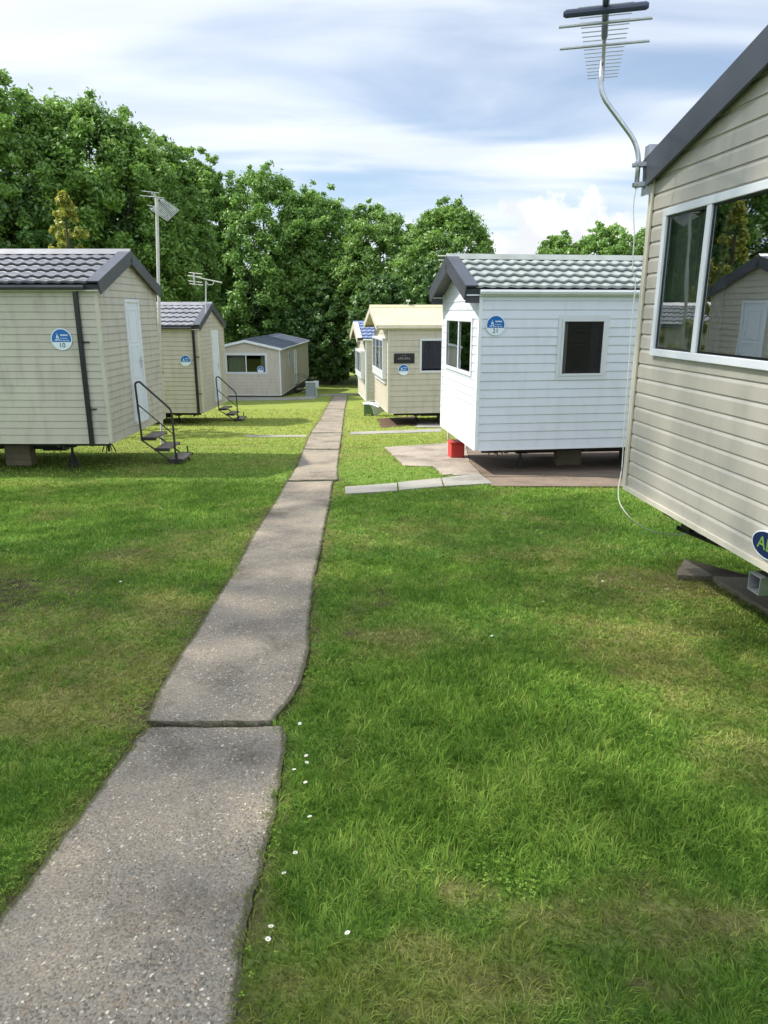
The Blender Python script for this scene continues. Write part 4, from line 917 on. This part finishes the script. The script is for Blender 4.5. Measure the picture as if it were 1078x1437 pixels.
def tree(label, x, y, h, r, low, mat, n, leaf, seed, name='broadleaf_tree', grp='trees behind the caravans', nclump=330, ry=None, dens=1):
    z0 = float(gz(y)); root = empty(name, (x, y, z0), 0, label=label, cat='tree', group=grp); rng = random.Random(seed); ry = ry or r
    cl = []; zc = low + (h - low) * .46; up = h - zc; dn = zc - low
    lob = [(Vector((rng.gauss(0, 1), rng.gauss(0, 1), rng.gauss(.2, .8))).normalized(), rng.uniform(-.09, .09)) for _ in range(11)]
    def rad(u): return 1 + sum(a * max(0, u.dot(d)) ** 6 * 1.0 for d, a in lob)
    for i in range(nclump):
        zz = 1 - 2 * (i + .5) / nclump; a = i * 2.39996 + rng.uniform(-.25, .25); q = math.sqrt(max(0, 1 - zz * zz)); u = Vector((math.cos(a) * q, math.sin(a) * q, zz))
        k = rad(u) * (rng.uniform(.80, .96) if rng.random() < .84 else rng.uniform(.25, .7))
        cr = rng.uniform(.10, .19) * min(r, 4.4)
        cl.append((u.x * k * r, u.y * k * ry, zc + u.z * k * (up if u.z > 0 else dn), cr))
    for i in range(nclump // 2):      # small outer sprays break up the outline
        u = Vector((rng.gauss(0, 1), rng.gauss(0, 1), rng.gauss(.25, 1))).normalized(); k = rad(u) * rng.uniform(.90, 1.06)
        cl.append((u.x * k * r, u.y * k * ry, zc + u.z * k * (up if u.z > 0 else dn), rng.uniform(.05, .10) * min(r, 4.4)))
    foliage('crown', cl, int(n * 1.15), leaf * .9, mat, root, seed)
    m = MB(); tr = .02 * h
    tp = [Vector((0, 0, -.2)), Vector((rng.uniform(-.1, .1), 0, h * .2)), Vector((rng.uniform(-.25, .25), rng.uniform(-.2, .2), h * .45)), Vector((rng.uniform(-.3, .3), 0, h * .8))]
    m.tube(tp, [tr * 1.25, tr * .9, tr * .65, tr * .15], 9)
    m.build('trunk', M_bark, root, smooth=True)
    m = MB()
    for c in cl[:nclump:12]:
        st = tp[1].lerp(tp[3], rng.uniform(.0, .7)); e = Vector(c[:3]); mid = st.lerp(e, .5) + Vector((0, 0, -.1 * (e - st).length + .2))
        m.tube([st, mid, e], [tr * .4, tr * .24, tr * .07], 6, cap=False)
    m.build('limbs', M_bark, root, smooth=True); return root
def tpx(u, v, y):
    p = at(u, v, y); return p.x, p.z - float(gz(y))
S = 100
for (lab, u, v, y, rpx, low, mt, n, leaf) in (
    ('tallest dark oak rising behind the left edge caravan, cut by the frame', -40, 88, 34, 150, 1.0, M_leafA, 150000, .105),
    ('broad oak behind the grey green caravan roof, right of the tallest oak', 110, 142, 36, 135, .8, M_leafA, 150000, .105),
    ('tree with rounded top just left of the pole aerial', 205, 178, 41, 85, .8, M_leafA, 110000, .11),
    ('narrow tree filling the dip between the pole aerial and the tall middle tree', 268, 212, 53, 62, .6, M_leafA, 90000, .125),
    ('bright green tree with the highest crown in the middle of the wood', 372, 240, 53, 92, .6, M_leafB, 110000, .112),
    ('green tree directly above the far end of the path', 447, 258, 54, 78, .4, M_leafB, 95000, .115),
    ('tree behind the blue roofed caravan', 535, 290, 51, 76, .4, M_leafA, 90000, .112),
    ('bushy tree above the yellow roof with gaps of sky at its right edge', 630, 284, 47, 78, 1.2, M_leafA, 95000, .108),
    ('small distant tree left of the aerial cable, beyond the white caravan roof', 790, 331, 62, 52, 1.0, M_leafA, 45000, .14),
    ('middle distant tree beyond the white caravan roof', 850, 316, 64, 55, 1.0, M_leafB, 45000, .14),
    ('distant tree partly hidden by the nearest caravan', 925, 320, 66, 60, 1.0, M_leafA, 45000, .14)):
    x, h = tpx(u, v, y); r = rpx * y / (F * 1.08); S += 1
    tree(lab, x, y, h, r, low, mt, n, leaf, S, ry=min(r, 4.2))
# dense lower trees in front of and between the trunks
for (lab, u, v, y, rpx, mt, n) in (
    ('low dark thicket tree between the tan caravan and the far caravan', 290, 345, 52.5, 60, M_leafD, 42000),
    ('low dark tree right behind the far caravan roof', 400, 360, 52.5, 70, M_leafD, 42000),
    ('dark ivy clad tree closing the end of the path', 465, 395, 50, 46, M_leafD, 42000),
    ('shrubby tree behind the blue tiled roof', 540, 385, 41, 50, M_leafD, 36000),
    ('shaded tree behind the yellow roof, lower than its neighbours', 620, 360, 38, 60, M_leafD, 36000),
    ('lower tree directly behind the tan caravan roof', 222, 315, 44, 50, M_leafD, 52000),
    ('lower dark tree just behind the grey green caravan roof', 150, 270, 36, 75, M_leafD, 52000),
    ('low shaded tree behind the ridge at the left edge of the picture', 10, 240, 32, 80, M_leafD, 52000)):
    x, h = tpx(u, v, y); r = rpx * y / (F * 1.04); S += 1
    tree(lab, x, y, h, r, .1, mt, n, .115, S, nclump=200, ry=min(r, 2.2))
# tall trees left of the picture (they show in the nearest caravan's window and shade the front lawn)
for (lab, x, y, h, r, low, nl) in (('tall tree left of the nearest lawn, seen only as a reflection', -12.5, 6.5, 21, 5.0, 5.0, 12500),
                                   ('tall tree left of the path beside the camera, seen only by its shade', -13.5, .3, 19, 5.0, 5.0, 7000)):
    S += 1; tree(lab, x, y, h, r, low, M_leafA, nl, .13, S)
# hedge mass under the wood
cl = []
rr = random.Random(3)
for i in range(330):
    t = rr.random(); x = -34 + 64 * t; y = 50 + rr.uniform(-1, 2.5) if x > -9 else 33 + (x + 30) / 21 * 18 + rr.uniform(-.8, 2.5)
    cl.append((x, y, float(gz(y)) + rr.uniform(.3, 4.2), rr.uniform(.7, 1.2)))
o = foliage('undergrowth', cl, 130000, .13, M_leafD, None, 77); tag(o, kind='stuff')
# yellow conifer
x, h = tpx(90, 275, 17.4); root = empty('conifer', (x, 17.4, float(gz(17.4))), 0, label='yellow green conifer with loose tip above the left caravan ridge', cat='tree')
x, h = tpx(88, 272, 17.4); root.location.x = x
cl = []; rr = random.Random(9)
for i in range(150):
    t = rr.random() ** .8; z = .6 + (h - .6) * t; rad = (1 - t) * 2.3 + .05; a = rr.random() * 6.28; k = rr.uniform(.35, 1)
    cl.append((math.cos(a) * rad * k, math.sin(a) * rad * k, z, .06 + .11 * (1 - t)))
cl.append((0, 0, h - .1, .13)); foliage('crown', cl, 30000, .042, M_leafY, root, 5, 1.1)
MB().tube([(0, 0, -.1), (0, 0, h * .9)], [.12, .02], 8).build('trunk', M_bark, root)

# ------------------------------------------------------------------ light, sky, camera
SUN = Vector((-2.2, .28, 2.65)).normalized()
el_ = math.asin(SUN.z); azm = math.atan2(SUN.x, SUN.y)
ld = bpy.data.lights.new('sun', 'SUN'); ld.energy = 5.0; ld.angle = R(1.3); ld.color = (1, .94, .84); lo_ = bpy.data.objects.new('sun', ld); COL.objects.link(lo_)
lo_.rotation_euler = (-SUN).to_track_quat('-Z', 'Y').to_euler()
w = bpy.data.worlds.new('World'); sc.world = w; w.use_nodes = True; nt = w.node_tree; nt.nodes.clear(); N = lambda t, **k: _n(nt, t, k)
out = N('ShaderNodeOutputWorld'); bg = N('ShaderNodeBackground'); bg.inputs[1].default_value = .12
sky = N('ShaderNodeTexSky'); sky.sky_type = 'NISHITA'; sky.sun_disc = False; sky.sun_elevation = el_; sky.sun_rotation = azm; sky.altitude = 50; sky.air_density = 1.0; sky.dust_density = .6; sky.ozone_density = 2.5
tc = N('ShaderNodeTexCoord'); sx = N('ShaderNodeSeparateXYZ'); L_(nt, tc.outputs['Generated'], sx.inputs[0])
def mth(op, a, b=None, c=None):
    n = N('ShaderNodeMath', operation=op)
    for i, q in enumerate((a, b, c)):
        if q is None: continue
        if isinstance(q, (int, float)): n.inputs[i].default_value = q
        else: L_(nt, q, n.inputs[i])
    return n.outputs[0]
zc = mth('MAXIMUM', sx.outputs[2], .02); zd = mth('ADD', zc, .12)
px_ = mth('DIVIDE', sx.outputs[0], zd); py_ = mth('DIVIDE', sx.outputs[1], zd)
cv = N('ShaderNodeCombineXYZ'); L_(nt, px_, cv.inputs[0]); L_(nt, py_, cv.inputs[1])
mp = N('ShaderNodeMapping'); mp.inputs['Rotation'].default_value = (0, 0, R(-12)); mp.inputs['Scale'].default_value = (.55, 1.25, 1); mp.inputs['Location'].default_value = (3.1, 1.35, 0); L_(nt, cv.outputs[0], mp.inputs[0])
nz = N('ShaderNodeTexNoise'); nz.inputs['Scale'].default_value = 1.1; nz.inputs['Detail'].default_value = 7; nz.inputs['Roughness'].default_value = .46; nz.inputs['Distortion'].default_value = .5; L_(nt, mp.outputs[0], nz.inputs[0])
cr = N('ShaderNodeMapRange', interpolation_type='SMOOTHSTEP'); cr.inputs[1].default_value = .33; cr.inputs[2].default_value = .62; cr.inputs[3].default_value = .18; cr.inputs[4].default_value = .96; L_(nt, nz.outputs[0], cr.inputs[0])
n2 = N('ShaderNodeTexNoise'); n2.inputs['Scale'].default_value = 2.6; n2.inputs['Detail'].default_value = 6; L_(nt, mp.outputs[0], n2.inputs[0])
cc = N('ShaderNodeValToRGB'); cc.color_ramp.elements[0].position = .35; cc.color_ramp.elements[0].color = (5.5, 6.0, 6.8, 1); cc.color_ramp.elements[1].position = .62; cc.color_ramp.elements[1].color = (6.5, 6.9, 7.4, 1); L_(nt, n2.outputs[0], cc.inputs[0])
m1 = N('ShaderNodeMix', data_type='RGBA'); L_(nt, cr.outputs[0], m1.inputs[0]); L_(nt, sky.outputs[0], m1.inputs[6]); L_(nt, cc.outputs[0], m1.inputs[7])
# one cumulus low above the distant trees
def dirn(u, v): r = ray(u, v); return r / np.linalg.norm(r)
c0 = dirn(790, 345); right = np.array([c0[1], -c0[0], 0]); right /= np.linalg.norm(right)
dt = N('ShaderNodeVectorMath', operation='DOT_PRODUCT'); L_(nt, tc.outputs['Generated'], dt.inputs[0]); dt.inputs[1].default_value = tuple(right)
df = N('ShaderNodeVectorMath', operation='DOT_PRODUCT'); L_(nt, tc.outputs['Generated'], df.inputs[0]); df.inputs[1].default_value = tuple(c0)
ua = mth('DIVIDE', dt.outputs['Value'], .135); vb = mth('DIVIDE', mth('SUBTRACT', sx.outputs[2], float(c0[2]) - .02), .082)
rad = mth('ADD', mth('MULTIPLY', ua, ua), mth('MULTIPLY', vb, vb))
n3 = N('ShaderNodeTexNoise'); n3.inputs['Scale'].default_value = 22; n3.inputs['Detail'].default_value = 8; n3.inputs['Roughness'].default_value = .55; L_(nt, tc.outputs['Generated'], n3.inputs[0])
mk = mth('SUBTRACT', mth('ADD', 1.0, mth('MULTIPLY', mth('SUBTRACT', n3.outputs[0], .5), 2.6)), rad)
cm_ = N('ShaderNodeMapRange', interpolation_type='SMOOTHSTEP'); cm_.inputs[1].default_value = 0; cm_.inputs[2].default_value = .35; L_(nt, mth('MULTIPLY', mk, mth('GREATER_THAN', df.outputs['Value'], 0)), cm_.inputs[0])
c2 = N('ShaderNodeValToRGB'); c2.color_ramp.elements[0].position = .38; c2.color_ramp.elements[0].color = (5.7, 5.9, 6.2, 1); c2.color_ramp.elements[1].position = .6; c2.color_ramp.elements[1].color = (7.7, 7.7, 7.6, 1)
n4 = N('ShaderNodeTexNoise'); n4.inputs['Scale'].default_value = 15; n4.inputs['Detail'].default_value = 5; L_(nt, tc.outputs['Generated'], n4.inputs[0]); L_(nt, n4.outputs[0], c2.inputs[0])
m2 = N('ShaderNodeMix', data_type='RGBA'); L_(nt, cm_.outputs[0], m2.inputs[0]); L_(nt, m1.outputs[2], m2.inputs[6]); L_(nt, c2.outputs[0], m2.inputs[7])
# sky brightened round the sun and behind the camera to fill the shaded sides
sd = N('ShaderNodeVectorMath', operation='DOT_PRODUCT'); L_(nt, tc.outputs['Generated'], sd.inputs[0]); sd.inputs[1].default_value = tuple(SUN)
gl_ = mth('MULTIPLY', mth('POWER', mth('MAXIMUM', sd.outputs['Value'], 0), 8), 2.6)
bk = mth('MULTIPLY', mth('SMOOTH_MAX', mth('MULTIPLY', sx.outputs[1], -1), 0, .2), .9)
fac = mth('ADD', mth('ADD', 1, gl_), bk)
vs = N('ShaderNodeVectorMath', operation='SCALE'); L_(nt, m2.outputs[2], vs.inputs[0]); L_(nt, fac, vs.inputs['Scale'])
L_(nt, vs.outputs[0], bg.inputs[0]); L_(nt, bg.outputs[0], out.inputs[0])

cam = bpy.data.cameras.new('camera'); cam.sensor_fit = 'VERTICAL'; cam.sensor_height = 36; cam.lens = 36 * F / 1437; cam.clip_end = 2000; cam.clip_start = .05
co = bpy.data.objects.new('camera', cam); COL.objects.link(co); co.location = (0, 0, EYE); co.rotation_euler = (math.pi / 2 - TILT, 0, 0); sc.camera = co
sc.view_settings.view_transform = 'Standard'; sc.view_settings.look = 'None'; sc.view_settings.exposure = .42; sc.view_settings.gamma = 1
